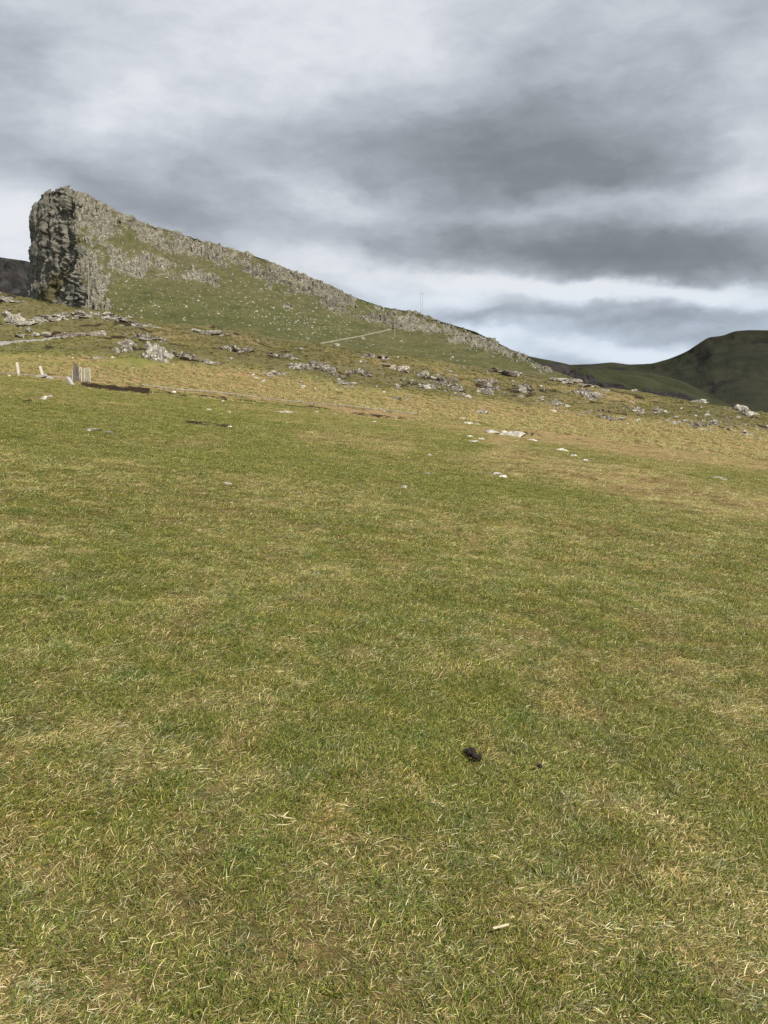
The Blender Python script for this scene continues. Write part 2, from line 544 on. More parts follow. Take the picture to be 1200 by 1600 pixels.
def gz(x, y, detail=True):
    x = np.asarray(x, float); y = np.asarray(y, float)
    yy = np.clip(y, 0, 268)
    a = np.clip(x / np.maximum(y, 18.0), AG[0], AG[-1])
    fi = np.clip(yy / 2.0, 0, len(YG) - 1.001)
    fj = np.clip((a - AG[0]) / (AG[1] - AG[0]), 0, len(AG) - 1.001)
    i, j = fi.astype(int), fj.astype(int)
    u, v = fi - i, fj - j
    zt = (T[i, j] * (1 - u) + T[i + 1, j] * u) * (1 - v) + (T[i, j + 1] * (1 - u) + T[i + 1, j + 1] * u) * v
    zp = GX * 90 * np.tanh(x / 90) + GYS * 90 * np.tanh(y / 90)
    w = smooth(12, 48, y)
    z = zp * (1 - w) + zt * w
    r = np.hypot(x, y)
    if detail:
        far = smooth(25, 75, r)
        ridge = smooth(96, 112, y)
        z = z + 0.022 * fbm2(x * 1.9, y * 1.9, 3, 5) * smooth(0.6, 3, r) + 0.05 * fbm2(x * .45, y * .45, 3, 21) * smooth(2, 8, r)
        z = z + far * (0.16 * fbm2(x * .16, y * .16, 3, 9) + 0.10 * fbm2(x * .6, y * .6, 3, 41))
        z = z + ridge * (0.75 * fbm2(x * .075, y * .075, 4, 3) + 0.35 * np.abs(fbm2(x * .3, y * .3, 3, 77)))
        pxx, pyy = proj(x, y, z)
        ditch = np.exp(-(polydist(pxx, pyy, [(128, 600), (180, 606), (228, 611)]) / 5.0) ** 2)
        ditch = np.where((y > 40) & (y < 100), ditch, 0)
        z = z - 0.55 * ditch * (0.75 + 0.5 * fbm2(x * .8, y * .8, 3, 55))
    fall = smooth(265, 430, r)
    back = smooth(60, 200, -y) * 0.0
    return z * (1 - fall) - 82 * fall - back


DRY = [([(110, 582), (300, 600), (450, 617), (600, 634), (750, 651), (900, 674), (1050, 694), (1250, 716)], 15, 1.0),
       ([(880, 664), (1000, 682), (1100, 694), (1260, 716)], 24, .85),
       ([(790, 705), (940, 742), (1080, 775), (1260, 805)], 24, .75),
       ([(230, 515), (330, 526), (450, 546), (560, 562), (700, 588), (850, 607), (1000, 624)], 11, .62),
       ([(-100, 568), (60, 574), (130, 578)], 13, .45), ([(900, 612), (1050, 640), (1250, 668)], 22, .40),
       ([(600, 600), (760, 628), (880, 645)], 14, .35), ([(480, 676), (560, 684), (650, 694)], 8, .35),
       ([(720, 715), (800, 735)], 14, .35), ([(60, 690), (330, 690)], 14, .22), ([(470, 765), (600, 785)], 14, .35),
       ([(300, 585), (420, 592), (520, 604)], 6, .3)]
PEAT_SHADE = [([(128, 600), (170, 606), (228, 611)], 5.5, 1.0), ([(290, 659), (330, 663), (365, 669)], 2.2, 1.0),
        ([(228, 611), (300, 618), (430, 632.5), (560, 645), (650, 654)], 1.7, .8),  # not soil: the rail's shadow, painted as a dark line below it
        ([(345, 543), (370, 545), (392, 550)], 2.4, .9), ([(172, 541), (215, 545), (262, 552), (300, 558)], 2.6, .75),
        ([(485, 569), (520, 577), (545, 586)], 2.6, .9), ([(560, 580), (600, 586)], 2, .7),
        ([(655, 588), (700, 600), (725, 612)], 3.5, .85), ([(745, 600), (775, 606)], 3.5, .9), ([(800, 600), (830, 612)], 3, .8),
        ([(940, 640), (985, 652)], 2, .8), ([(1065, 660), (1130, 668)], 2.4, .8), ([(820, 676), (850, 680)], 1.4, .8),
        ([(540, 682), (600, 688), (640, 696)], 5, .30), ([(900, 790), (1000, 800)], 6, .35), ([(37, 625), (47, 625)], 3, .9),
        ([(960, 832), (1100, 866)], 2, .35), ([(1050, 762), (1110, 772)], 2, .5), ([(600, 590), (640, 596)], 2, .7), ([(400, 525), (520, 540)], 1.2, .3)]
LUSH = [([(0, 545), (120, 550), (230, 562)], 14, .55), ([(0, 480), (120, 500)], 18, .5), ([(250, 628), (450, 650), (640, 668), (760, 690)], 18, .22),
        ([(0, 630), (200, 650), (480, 720), (760, 770), (1000, 840)], 45, .08), ([(840, 700), (960, 722)], 12, .6), ([(640, 600), (700, 620)], 10, .4)]


def masks(x, y, z):
    """dry, peat, lush at points of the ground"""
    px, py = proj(x, y, z)
    r = np.hypot(x, y)
    wx = 26 * fbm2(x * .11, y * .11, 3, 61) ; wy = 13 * fbm2(x * .15, y * .15, 5, 67)
    far = smooth(9, 16, y)
    pw, qw = px + wx * far, py + wy * far
    d1 = fbm2(x * .9, y * .9, 4, 31); d2 = fbm2(x * 4.6, y * 4.6, 3, 33); d3 = fbm2(x * .18, y * .18, 3, 35)
    dry = 0.38 + 0.13 * d1 + 0.38 * d2 + 0.05 * d3
    near = dry
    fd = 0.28 + 0.14 * d1 + 0.13 * d3 + 0.14 * d2
    fd = fd - 0.02 * smooth(92, 104, y)
    pe = np.zeros_like(dry); lu = np.zeros_like(dry)
    for pts, hw, amt in DRY:
        fd = fd + amt * np.exp(-(polydist(pw, qw, pts) / hw) ** 2)
    for pts, hw, amt in LUSH:
        lu = np.maximum(lu, amt * np.exp(-(polydist(pw, qw, pts) / hw) ** 2))
    for pts, hw, amt in PEAT_SHADE:
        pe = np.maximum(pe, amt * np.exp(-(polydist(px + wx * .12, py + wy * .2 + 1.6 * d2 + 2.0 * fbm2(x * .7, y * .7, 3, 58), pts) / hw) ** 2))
    pe, lu = pe * far, lu * far
    ridge = smooth(98, 112, y)
    pe = np.maximum(pe, ridge * 0.85 * smooth(0.28, 0.70, fbm2(x * .22, y * .5, 4, 91)))
    dry = near * (1 - far) + fd * far
    dry = dry - 0.5 * lu
    lu = lu + (1 - far) * np.clip(0.3 - 0.6 * d1, 0, 1) + 0.08
    return np.clip(dry, 0, 1), np.clip(pe, 0, 1), np.clip(lu, 0, 1)


def heath_of(x, y, d, l):
    """how much dark olive heath grows among the rocks of the ridge"""
    h = smooth(97, 108, y) * (1.02 + 0.5 * fbm2(x * .07, y * .12, 4, 121)) * (1 - 0.55 * smooth(.68, 1.0, d))
    return np.clip(h, 0, .95) * smooth(400, 300, y)


# polar ground sheet, finest where the meadow is seen
af = np.linspace(-R(33), R(33), 600)
ab = np.linspace(R(33), 2 * math.pi - R(33), 110)[1:-1]
ang = np.concatenate([af, ab])
rad = np.concatenate([np.geomspace(0.9, 200, 420), np.geomspace(206, 560, 26)])
AN, RD = np.meshgrid(ang, rad, indexing='ij')
gx, gy = np.sin(AN) * RD, np.cos(AN) * RD
gzv = gz(gx.ravel(), gy.ravel())
nU, nV = len(ang), len(rad)
gv = np.stack([gx.ravel(), gy.ravel(), gzv], 1)
ia = np.arange(nU)
i, j = np.meshgrid(ia, np.arange(nV - 1), indexing='ij')
i2 = (i + 1) % nU
gf = np.stack([(i * nV + j), (i * nV + j + 1), (i2 * nV + j + 1), (i2 * nV + j)], -1).reshape(-1, 4)
# centre cap under the photographer
cv = len(gv)
gv = np.vstack([gv, [[0, 0, 0]]])
capq = []
for k in range(0, nU - 1, 2):
    capq.append([cv, k * nV, (k + 1) * nV, ((k + 2) % nU) * nV])
gf = np.vstack([gf, np.array(capq)])
ground = mesh_obj('ground', gv, gf[:, ::-1], M_TURF)
tag(ground, kind='structure', label='grazed grassy field rising to a rocky ridge')
md, mp_, ml = masks(gv[:, 0], gv[:, 1], gv[:, 2])
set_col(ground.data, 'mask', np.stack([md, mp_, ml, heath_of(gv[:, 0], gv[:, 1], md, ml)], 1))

sv = np.array([[math.cos(t) * 14000, math.sin(t) * 14000, -74] for t in np.linspace(0, 2 * math.pi, 65)[:-1]] + [[0, 0, -74]])
sf = np.array([[k, (k + 1) % 64, 64] for k in range(64)])
m_sea, n_, o_ = new_mat('sea_water')
principled(n_, o_, (0.012, 0.022, 0.028), 0.18, bump(n_, n_.noise(wpos(n_), 0.05, 5, 0.6), 0.3, 4.0), 0.5)
tag(mesh_obj('sea', sv, sf, m_sea), kind='structure', label='grey sea beyond the headland')


# ------------------------------------------------------------------ column-built slopes (headland, cliffs, far hill)
def surface(cols, nu, nt, ease=1.0):
    """cols: lists of (px, py, D) from foot to back, resampled to an nu x nt grid of world points (in order of path length)"""
    pts = []
    for c in cols:
        w = np.array([unproj(*p) for p in c])
        pts.append(w)
    return pts


def lerp_rows(P, ts, n):
    return np.stack([np.interp(n, ts, P[:, k]) for k in range(3)], 1)


def build_slope(cols, nu, t_face, t_back, ease, soft=0.0):
    """cols: (base px,py,D), (top px,py,D), back_drop. Grid of points; face part eased in depth so that it is gentle below and steep above."""
    nc = len(cols)
    cu = np.linspace(0, 1, nc)
    lens = [0.0]
    for c0, c1 in zip(cols[:-1], cols[1:]):
        lens.append(lens[-1] + max(math.hypot(c1[0][0] - c0[0][0], c1[0][1] - c0[0][1]), math.hypot(c1[1][0] - c0[1][0], c1[1][1] - c0[1][1]), 6))
    cu = np.array(lens) / lens[-1]
    U = np.linspace(0, 1, nu)
    B = np.array([c[0] for c in cols], float); Tp = np.array([c[1] for c in cols], float)
    E = np.array([c[2] if len(c) > 2 else ease for c in cols], float)
    Bu = np.stack([np.interp(U, cu, B[:, k]) for k in range(3)], 1)
    Tu = np.stack([np.interp(U, cu, Tp[:, k]) for k in range(3)], 1)
    Eu = np.interp(U, cu, E)
    if soft:
        k_ = np.arange(-int(3 * soft * nu), int(3 * soft * nu) + 1)
        w_ = np.exp(-k_ ** 2 / (2 * (soft * nu) ** 2)); w_ /= w_.sum()
        for A in (Bu, Tu):
            for c_ in range(3):
                A[:, c_] = np.convolve(np.pad(A[:, c_], len(k_) // 2, mode='reflect', reflect_type='odd'), w_, 'valid')
    t = np.linspace(-0.18, 1, t_face)
    out = np.zeros((nu, t_face + t_back, 3))
    p = R(PITCH)
    for a in range(nu):
        tt = np.clip(t, None, 1)
        px = Bu[a, 0] + (Tu[a, 0] - Bu[a, 0]) * tt
        py = Bu[a, 1] + (Tu[a, 1] - Bu[a, 1]) * tt
        te = np.where(tt > 0, 1 - (1 - np.clip(tt, 0, 1)) ** Eu[a], tt * .6)
        D = Bu[a, 2] + (Tu[a, 2] - Bu[a, 2]) * te
        cx, cy = (px - 600) / FPX, (800 - py) / FPX
        fy = math.cos(p) + cy * math.sin(p)
        s = D / fy
        out[a, :t_face, 0] = cx * s
        out[a, :t_face, 1] = D
        out[a, :t_face, 2] = EYE + (-math.sin(p) + cy * math.cos(p)) * s
    for k in range(t_back):
        f = (k + 1) / t_back
        q = out[:, t_face - 1].copy()
        rr = np.linalg.norm(q[:, :2], axis=1)
        dist = 0.45 * f ** 1.7 * rr
        q[:, :2] *= (1 + dist / rr)[:, None]
        q[:, 2] = q[:, 2] - (q[:, 2] + 80) * smooth(0.0, 1.0, np.array([f ** 1.2]))
        out[:, t_face + k] = q
    return out


def grid_normals(G):
    du = np.gradient(G, axis=0); dv = np.gradient(G, axis=1)
    n = np.cross(du, dv)
    n /= np.linalg.norm(n, axis=2, keepdims=True) + 1e-9
    return n


HC = [  # base, crest, depth easing, from the sea-side cliff along the crest to where the ridge dies out
    ((75, 462, 360), (80, 322, 345), 1.0),
    ((46, 470, 322), (52, 345, 318), 1.0),
    ((52, 474, 308), (58, 316, 309), 1.0),
    ((66, 476, 298), (70, 303, 302), 1.0),
    ((88, 480, 288), (88, 297, 297), 1.0),
    ((112, 484, 277), (103, 295, 292), 1.0),
    ((136, 486, 266), (117, 298, 287), 1.0),
    ((160, 492, 258), (150, 312, 288), 1.15),
    ((190, 505, 248), (185, 333, 292), 1.35),
    ((240, 520, 235), (232, 351, 296), 1.5),
    ((320, 530, 222), (300, 370, 300), 1.6),
    ((375, 536, 215), (350, 385, 300), 1.6),
    ((430, 545, 208), (405, 402, 300), 1.6),
    ((485, 558, 203), (452, 421, 299), 1.6),
    ((540, 570, 198), (502, 441, 297), 1.6),
    ((590, 578, 193), (551, 463, 294), 1.6),
    ((640, 584, 188), (600, 480, 290), 1.6),
    ((690, 589, 182), (650, 488, 284), 1.6),
    ((735, 594, 177), (692, 503, 276), 1.6),
    ((770, 600, 173), (740, 517, 266), 1.6),
    ((810, 607, 169), (772, 533, 256), 1.6),
    ((850, 614, 165), (806, 550, 246), 1.5),
    ((895, 620, 161), (850, 574, 232), 1.4),
    ((950, 626, 158), (930, 603, 205), 1.2),
    ((1010, 640, 156), (1010, 632, 180), 1.0),
]
HNU, HNT, HNB = 760, 190, 14
HG = build_slope(HC, HNU, HNT, HNB, 1.5)
hx, hy, hz = HG[..., 0], HG[..., 1], HG[..., 2]
hpx, hpy = proj(hx, hy, hz)


def hill_masks(px, py, x, y, z):
    wx = 10 * fbm2(x * .12 + y * .05, z * .2, 4, 201); wy = 7 * fbm2(x * .14, z * .22 + y * .04, 4, 207)
    q, w = px + wx, py + wy
    cr = polydist(px, py, [(103, 300), (150, 316), (185, 337), (232, 356), (300, 376), (350, 391), (405, 408), (452, 427), (502, 447), (551, 468)])
    rk = 0.66 * np.exp(-(np.maximum(cr - 7, 0) / 10) ** 2) * (px > 100)

    def ell(cx, cy, rx, ry, amt):
        return amt * np.exp(-(((q - cx) / rx) ** 2 + ((w - cy) / ry) ** 2) ** 1.5)

    def band(pts, hw, amt):
        return amt * np.exp(-(polydist(q, w, pts) / hw) ** 3)
    for a in (ell(150, 350, 40, 62, 1.0), ell(145, 430, 26, 62, 1.05), ell(182, 408, 20, 22, .95), ell(216, 412, 17, 20, .95), ell(256, 413, 19, 20, .95),
              ell(190, 350, 30, 26, .8), ell(120, 320, 22, 30, 1.0),
              band([(228, 370), (300, 392), (350, 400)], 11, .75),
              band([(296, 428), (335, 438)], 10, .85), band([(330, 402), (400, 420), (425, 440)], 13, .85), band([(425, 425), (480, 446), (540, 466)], 13, .95),
              band([(440, 410), (520, 450), (590, 478)], 5, .7),
              band([(498, 478), (540, 485), (605, 508)], 8, .72), band([(618, 511), (680, 519), (730, 528), (790, 553)], 10, .95),
              band([(640, 490), (700, 508), (770, 536), (850, 576)], 6, .75), band([(610, 495), (690, 512)], 8, .5), ell(452, 484, 14, 7, .6)):
        rk = np.maximum(rk, a)
    spread = np.interp(px, [140, 200, 300, 400, 500, 600, 700, 800], [470, 450, 452, 468, 490, 518, 543, 574])
    rk = np.maximum(rk, 0.27 * smooth(spread + 14, spread - 30, py) * (px > 120))
    n = fbm3(x * .35, y * .35, z * .35, 4, 211)
    n2 = fbm3(x * .16, y * .16, z * .2, 3, 217)
    n3 = fbm3(x * .8, y * .8, z * .8, 3, 219)
    rk = rk + (0.42 * n + 0.42 * n2 + 0.36 * n3 - 0.10) * smooth(0.05, .4, rk)
    cliff = smooth(136, 118, px - 0.16 * (py - 400) + wx * 1.3 + 5 * fbm2(x * .4, z * .3, 3, 223))
    rk = np.maximum(rk, cliff * (0.95 + 0.3 * n))
    gully = np.exp(-((px - (70 + (470 - py) * 0.55)) / 16) ** 2) * smooth(400, 440, py)
    rk = rk - 0.75 * gully
    dry = 0.25 + 0.35 * fbm2(x * .05, y * .05 + z * .05, 4, 221) + 0.5 * smooth(470, 390, py + 0.0 * px) * smooth(160, 260, px)
    dry = dry - 0.55 * np.exp(-(polydist(px, py, [(190, 470), (260, 490), (420, 510), (480, 520)]) / 26) ** 2)
    dry = dry + 0.7 * gully
    return np.clip(rk, 0, 1.2), np.clip(dry, 0, 1), np.clip(cliff, 0, 1)


hr, hd, hc_ = hill_masks(hpx, hpy, hx, hy, hz)
N = grid_normals(HG)
sgn = np.where((N[..., 1] < 0) | (N[..., 2] > 0.5), 1, 1)
flip = np.sign(np.sum(N * (np.array([0, -1.0, 0.6])), axis=2).mean())
N = N * flip
colm = np.abs(fbm2((hx - 0.5 * hy) * .55, hz * .09, 3, 231)) * 1.6      # upright jointing
blk = fbm3(hx * .3, hy * .3, hz * .22, 4, 235)
fineb = fbm3(hx * .9, hy * .9, hz * .6, 3, 239)
sal = -0.61 * hx + 0.79 * hy
vcol = np.abs(fbm2(sal * .5, hz * .045, 4, 234)) * 2
bigv = fbm2(sal * .13, hz * .03, 3, 237)
colf = np.abs(fbm2((hx - 0.5 * hy) * 1.3, hz * .16, 3, 233)) * 1.6
bigc = fbm3(hx * .085, hy * .085, hz * .05, 4, 236)
ledge = np.abs(fbm2((hx - .5 * hy) * .2, hz * .35, 4, 238))
dsp = np.clip(hr, 0, 1) * (0.25 + 0.9 * blk + 0.9 * (colm - .5) + 0.5 * fineb) + hc_ * smooth(48, 84, hpx) * (1.3 * (vcol - .5) + 1.0 * (colf - .5) + 1.6 * bigv + 0.9 * (ledge - .4) + 0.35 * fineb - 2.2 * smooth(.62, .95, 1 - np.abs(fbm2(sal * .16 + 3.1, hz * .02, 3, 249)) * 2.2))
dsp = dsp + (1 - np.clip(hr, 0, 1)) * (0.35 * fbm2(hx * .1, hy * .1, 3, 241) + 0.12 * fbm2(hx * .6, hy * .6 + hz, 3, 243))
edge = np.ones_like(dsp)
edge[:, HNT:] *= 0.3
edge[:, HNT - 14:HNT] *= np.linspace(1, .8, 14)[None, :]
HG2 = HG + N * (dsp * edge)[..., None]
hill = mesh_obj('hill', HG2.reshape(-1, 3), grid_faces(HNU, HNT + HNB) if flip > 0 else grid_faces(HNU, HNT + HNB)[:, ::-1], M_HILL)
set_col(hill.data, 'mask', np.stack([hr.ravel(), hd.ravel(), hc_.ravel()], 1))
tag(hill, kind='structure', label='green headland ending in a sheer rock cliff')

# ------------------------------------------------------------------ land far behind
def far_mat(name, g_lo, g_mid, g_hi, r_lo, r_hi, sc):
    m, n, o = new_mat(name)
    P = wpos(n)
    at = n.n('ShaderNodeAttribute', attribute_name='mask')
    s = n.n('ShaderNodeSeparateColor')
    n.put(s.inputs[0], at.outputs['Color'])
    f = n.m('ADD', n.m('MULTIPLY', n.noise(P, sc, 6, 0.65), 0.5), n.m('MULTIPLY', n.noise(P, sc * .18, 5, 0.6), 0.5))
    g = n.ramp(f, [(0.36, g_lo), (0.5, g_mid), (0.66, g_hi)])
    r = n.ramp(n.noise(n.vm('MULTIPLY', P, (1, 1, 0.35)), sc * 2.2, 6, 0.7), [(0.35, r_lo), (0.68, r_hi)])
    c = n.mix(n.rng(n.m('ADD', s.outputs[0], n.m('MULTIPLY', n.m('SUBTRACT', f, 0.5), 0.9)), 0.4, 0.6), g, r)
    principled(n, o, c, 0.95, bump(n, f, 0.8, 0.12 / sc), 0.04)
    return m


M_FAR = far_mat('moorland', (0.018, 0.019, 0.014), (0.027, 0.028, 0.018), (0.038, 0.039, 0.023), (0.013, 0.012, 0.011), (0.026, 0.024, 0.021), 0.03)  # cloud shadow over the mountain is put into these dark colours
M_FCLIFF = far_mat('sea_cliff', (0.022, 0.024, 0.013), (0.033, 0.035, 0.017), (0.048, 0.049, 0.026), (0.008, 0.008, 0.008), (0.052, 0.048, 0.044), 0.06)  # dark tones hold the cloud shadow on the cliff behind the headland


def far_surface(name, cols, nu, nt, ease, mat, amp, nsc, rockfn, label, soft=0.0):
    G = build_slope(cols, nu, nt, 6, ease, soft)
    x, y, z = G[..., 0], G[..., 1], G[..., 2]
    px, py = proj(x, y, z)
    rk = rockfn(px, py, x, y, z)
    Nn = grid_normals(G)
    fl = np.sign(np.sum(Nn * np.array([0, -1.0, 0.6]), axis=2).mean())
    Nn = Nn * fl
    tfade = np.ones(nt + 6); tfade[nt - 3:] = 0.15
    d = amp * (0.5 + 0.8 * np.clip(rk, 0, 1)) * fbm3(x * nsc, y * nsc, z * nsc * 1.3, 5, 301)
    d = d - amp * 0.8 * np.abs(fbm2((x + .4 * y) * nsc * .6, z * nsc * .18, 4, 305)) * (0.5 + rk)
    G = G + Nn * (d * tfade[None, :])[..., None]
    f = grid_faces(nu, nt + 6)
    o = mesh_obj(name, G.reshape(-1, 3), f if fl > 0 else f[:, ::-1], mat)
    set_col(o.data, 'mask', np.stack([rk.ravel()] * 3, 1))
    return tag(o, kind='structure', label=label)


def rk_none(px, py, x, y, z):
    return (0.12 + 0.55 * fbm2(px * .03, py * .05, 5, 311) + 0.65 * np.exp(-((py - 526 - .02 * (1200 - px)) / 4) ** 2) * smooth(1110, 1150, px)
            + 0.30 * np.exp(-(polydist(px, py, [(980, 575), (1060, 562), (1100, 536), (1135, 524)]) / 9) ** 2) + 0.3 * np.exp(-(polydist(px, py, [(1120, 532), (1090, 560), (1075, 590)]) / 6) ** 2)
            + 0.3 * np.exp(-(polydist(px, py, [(1180, 540), (1160, 575), (1110, 605)]) / 7) ** 2))


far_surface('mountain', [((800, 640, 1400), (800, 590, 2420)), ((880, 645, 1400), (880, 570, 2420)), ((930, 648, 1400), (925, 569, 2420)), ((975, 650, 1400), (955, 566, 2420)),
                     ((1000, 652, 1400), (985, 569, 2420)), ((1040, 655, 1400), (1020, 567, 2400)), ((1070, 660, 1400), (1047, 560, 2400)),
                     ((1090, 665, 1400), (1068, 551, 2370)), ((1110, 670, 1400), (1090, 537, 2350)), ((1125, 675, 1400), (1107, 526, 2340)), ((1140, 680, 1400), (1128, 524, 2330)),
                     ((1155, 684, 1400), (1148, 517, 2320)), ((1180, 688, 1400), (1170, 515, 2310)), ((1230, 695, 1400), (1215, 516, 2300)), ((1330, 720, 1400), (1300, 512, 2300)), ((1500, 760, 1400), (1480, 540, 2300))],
            420, 170, 1.25, M_FAR, 15, 0.008, rk_none, 'moorland mountain, cloud shade in its colour, with a flat stepped summit', 0.005)


def rk_mid(px, py, x, y, z):
    top = np.interp(px, [780, 835, 870, 890, 930, 1000, 1060, 1100, 1140, 1200], [545, 561, 567, 574, 591, 602, 612, 624, 633, 655])
    return smooth(-1, 3, py - top + 3 * fbm2(px * .06, py * .02, 3, 322)) * (1.0 + 0.2 * fbm2(px * .1, py * .1, 3, 321))


far_surface('sea_cliff', [((780, 625, 560), (780, 545, 640)), ((830, 628, 560), (830, 557, 640)), ((850, 630, 562), (850, 561, 645)), ((875, 632, 565), (876, 566, 650)), ((893, 634, 570), (897, 571, 660)),
                          ((905, 636, 600), (925, 575, 900)), ((930, 640, 620), (960, 577, 1000)), ((960, 645, 640), (1000, 581, 1050)), ((1000, 650, 650), (1040, 588, 1080)),
                          ((1040, 655, 660), (1070, 597, 1060)), ((1080, 662, 680), (1100, 612, 1000)), ((1120, 668, 700), (1130, 627, 950)), ((1180, 680, 700), (1185, 652, 900)), ((1260, 700, 700), (1260, 690, 900))],
            320, 80, 0.42, M_FCLIFF, 7, 0.03, rk_mid, 'dark columnar sea cliff topped with green pasture')
far_surface('sea_cliff.001', [((-220, 520, 620), (-220, 392, 700)), ((-100, 500, 620), (-100, 398, 700)), ((-30, 490, 620), (-30, 401, 700)), ((0, 485, 620), (0, 402, 700)), ((25, 480, 625), (22, 404, 700)), ((48, 480, 630), (48, 408, 705)), ((90, 480, 640), (90, 412, 710)), ((130, 480, 650), (130, 470, 715))],
            200, 70, 1.0, M_FCLIFF, 9, 0.035, lambda px, py, x, y, z: smooth(-7, -2, py - np.interp(px, [-100, 0, 48, 90], [401, 406, 411, 415])) * (0.9 + .3 * fbm2(px * .08, py * .08, 3, 331)),
            'dark bare sea cliff behind the headland')

# ------------------------------------------------------------------ ray lookup from the photograph's view
allv = np.vstack([gv, HG2.reshape(-1, 3)])
hf = grid_faces(HNU, HNT + HNB) + len(gv)
front = (gv[gf[:, 0], 1] > 5) & (np.abs(gv[gf[:, 0], 0]) < 0.62 * gv[gf[:, 0], 1] + 3)
BVH = BVHTree.FromPolygons([tuple(v) for v in allv.tolist()], gf[front].tolist() + hf.tolist())


def hit(px, py):
    d = Vector(pix_dir(px, py)).normalized()
    loc, nor, idx, dist = BVH.ray_cast(Vector((0, 0, EYE)), d)
    if loc is None:
        return None
    if nor.dot(d) > 0:
        nor = -nor
    return loc, nor


def drop(x, y):
    loc, nor, idx, dist = BVH.ray_cast(Vector((x, y, 150)), Vector((0, 0, -1)))
    return loc.z if loc else float(gz(np.array([x]), np.array([y]))[0])


# ------------------------------------------------------------------ rocks
def rock_mesh(name, seed, sub=3, flat=1.0, tall=1.0, cuts=11):
    r = random.Random(seed)
    bm = bmesh.new()
    bmesh.ops.create_icosphere(bm, subdivisions=sub, radius=1.0)
    pl = []
    for k in range(cuts):
        v = Vector((r.gauss(0, 1), r.gauss(0, 1), r.gauss(0, 1))).normalized()
        pl.append((v, r.uniform(0.48, 0.85)))
    off = Vector((r.uniform(0, 50), r.uniform(0, 50), r.uniform(0, 50)))
    for v in bm.verts:
        p = v.co.copy()
        for nn, d in pl:
            s = p.dot(nn) - d
            if s > 0:
                p -= nn * s * 0.97
        p *= 1 + 0.13 * mnoise.noise(p * 2.2 + off) + 0.06 * mnoise.noise(p * 6 + off)
        v.co = Vector((p.x, p.y, p.z * tall / flat))
    me = bpy.data.meshes.new(name)
    bm.to_mesh(me)
    bm.free()
    return me


ROCKS = {}
for key, mat in (('pale', M_PALE), ('stone', M_STONE), ('grey', M_GREY), ('brown', M_BROWN)):
    L_ = []
    for s in range(7):
        me = rock_mesh('rock', s * 7 + len(key), 3)
        me.materials.append(mat)
        L_.append(me)
    ROCKS[key] = L_
SMALL = {}
for key, mat in (('pale', M_STONE), ('grey', M_GREY)):
    L_ = []
    for s in range(5):
        me = rock_mesh('stone', 100 + s * 3, 2, cuts=8)
        me.materials.append(mat)
        L_.append(me)
    SMALL[key] = L_


def put_rock(name, me, loc, sx, sy, sz, rz, parent=None, tilt=0.25):
    o = bpy.data.objects.new(name, me)
    COL.objects.link(o)
    o.location = loc
    o.rotation_euler = (random.uniform(-tilt, tilt), random.uniform(-tilt, tilt), rz)
    o.scale = (sx, sy, sz)
    if parent:
        o.parent = parent
    return o


def empty(name, loc, rz=0):
    o = bpy.data.objects.new(name, None)
    COL.objects.link(o)
    o.empty_display_size = 0.3
    o.location = loc
    o.rotation_euler = (0, 0, rz)
    return o


def outcrop(px, py, w, h, n, style, label, slope=0.0, flat=0.6):
    """bedrock breaking through the turf, w x h photograph pixels, foot at (px, py)"""
    c = hit(px, py)
    if c is None:
        return
    root = empty('rock_outcrop', c[0])
    tag(root, label, 'rock outcrop', 'rock outcrops on the ridge')
    D = c[0].y
    for k in range(int(n * 1.9)):
        f = max(-.5, min(.5, random.gauss(0, .27)))
        qx = px + f * w
        qy = py + slope * f * w + random.uniform(-.62, .12) * h * 0.9
        q = hit(qx, qy)
        if q is None or abs(q[0].y - D) > 22:
            continue
        s = (w / n * 1.3 + h * 0.36) * 0.66 * D / FPX * math.exp(random.gauss(-.12, .45))
        hh = h * D / FPX * random.uniform(0.28, 0.55) * (1.2 - abs(f))
        s = min(s, 1.5, (0.22 + 0.5 / n) * w * D / FPX)
        hh = min(hh * math.exp(random.gauss(-.1, .3)), s * 1.25)
        put_rock('rock', random.choice(ROCKS[random.choice(style)]), q[0] - root.location + Vector((0, 0, -hh * 0.02)), s * random.uniform(.8, 1.3), s * random.uniform(.6, 1.0), max(hh, s * 0.4) * 0.9, random.uniform(0, 6.28), root)


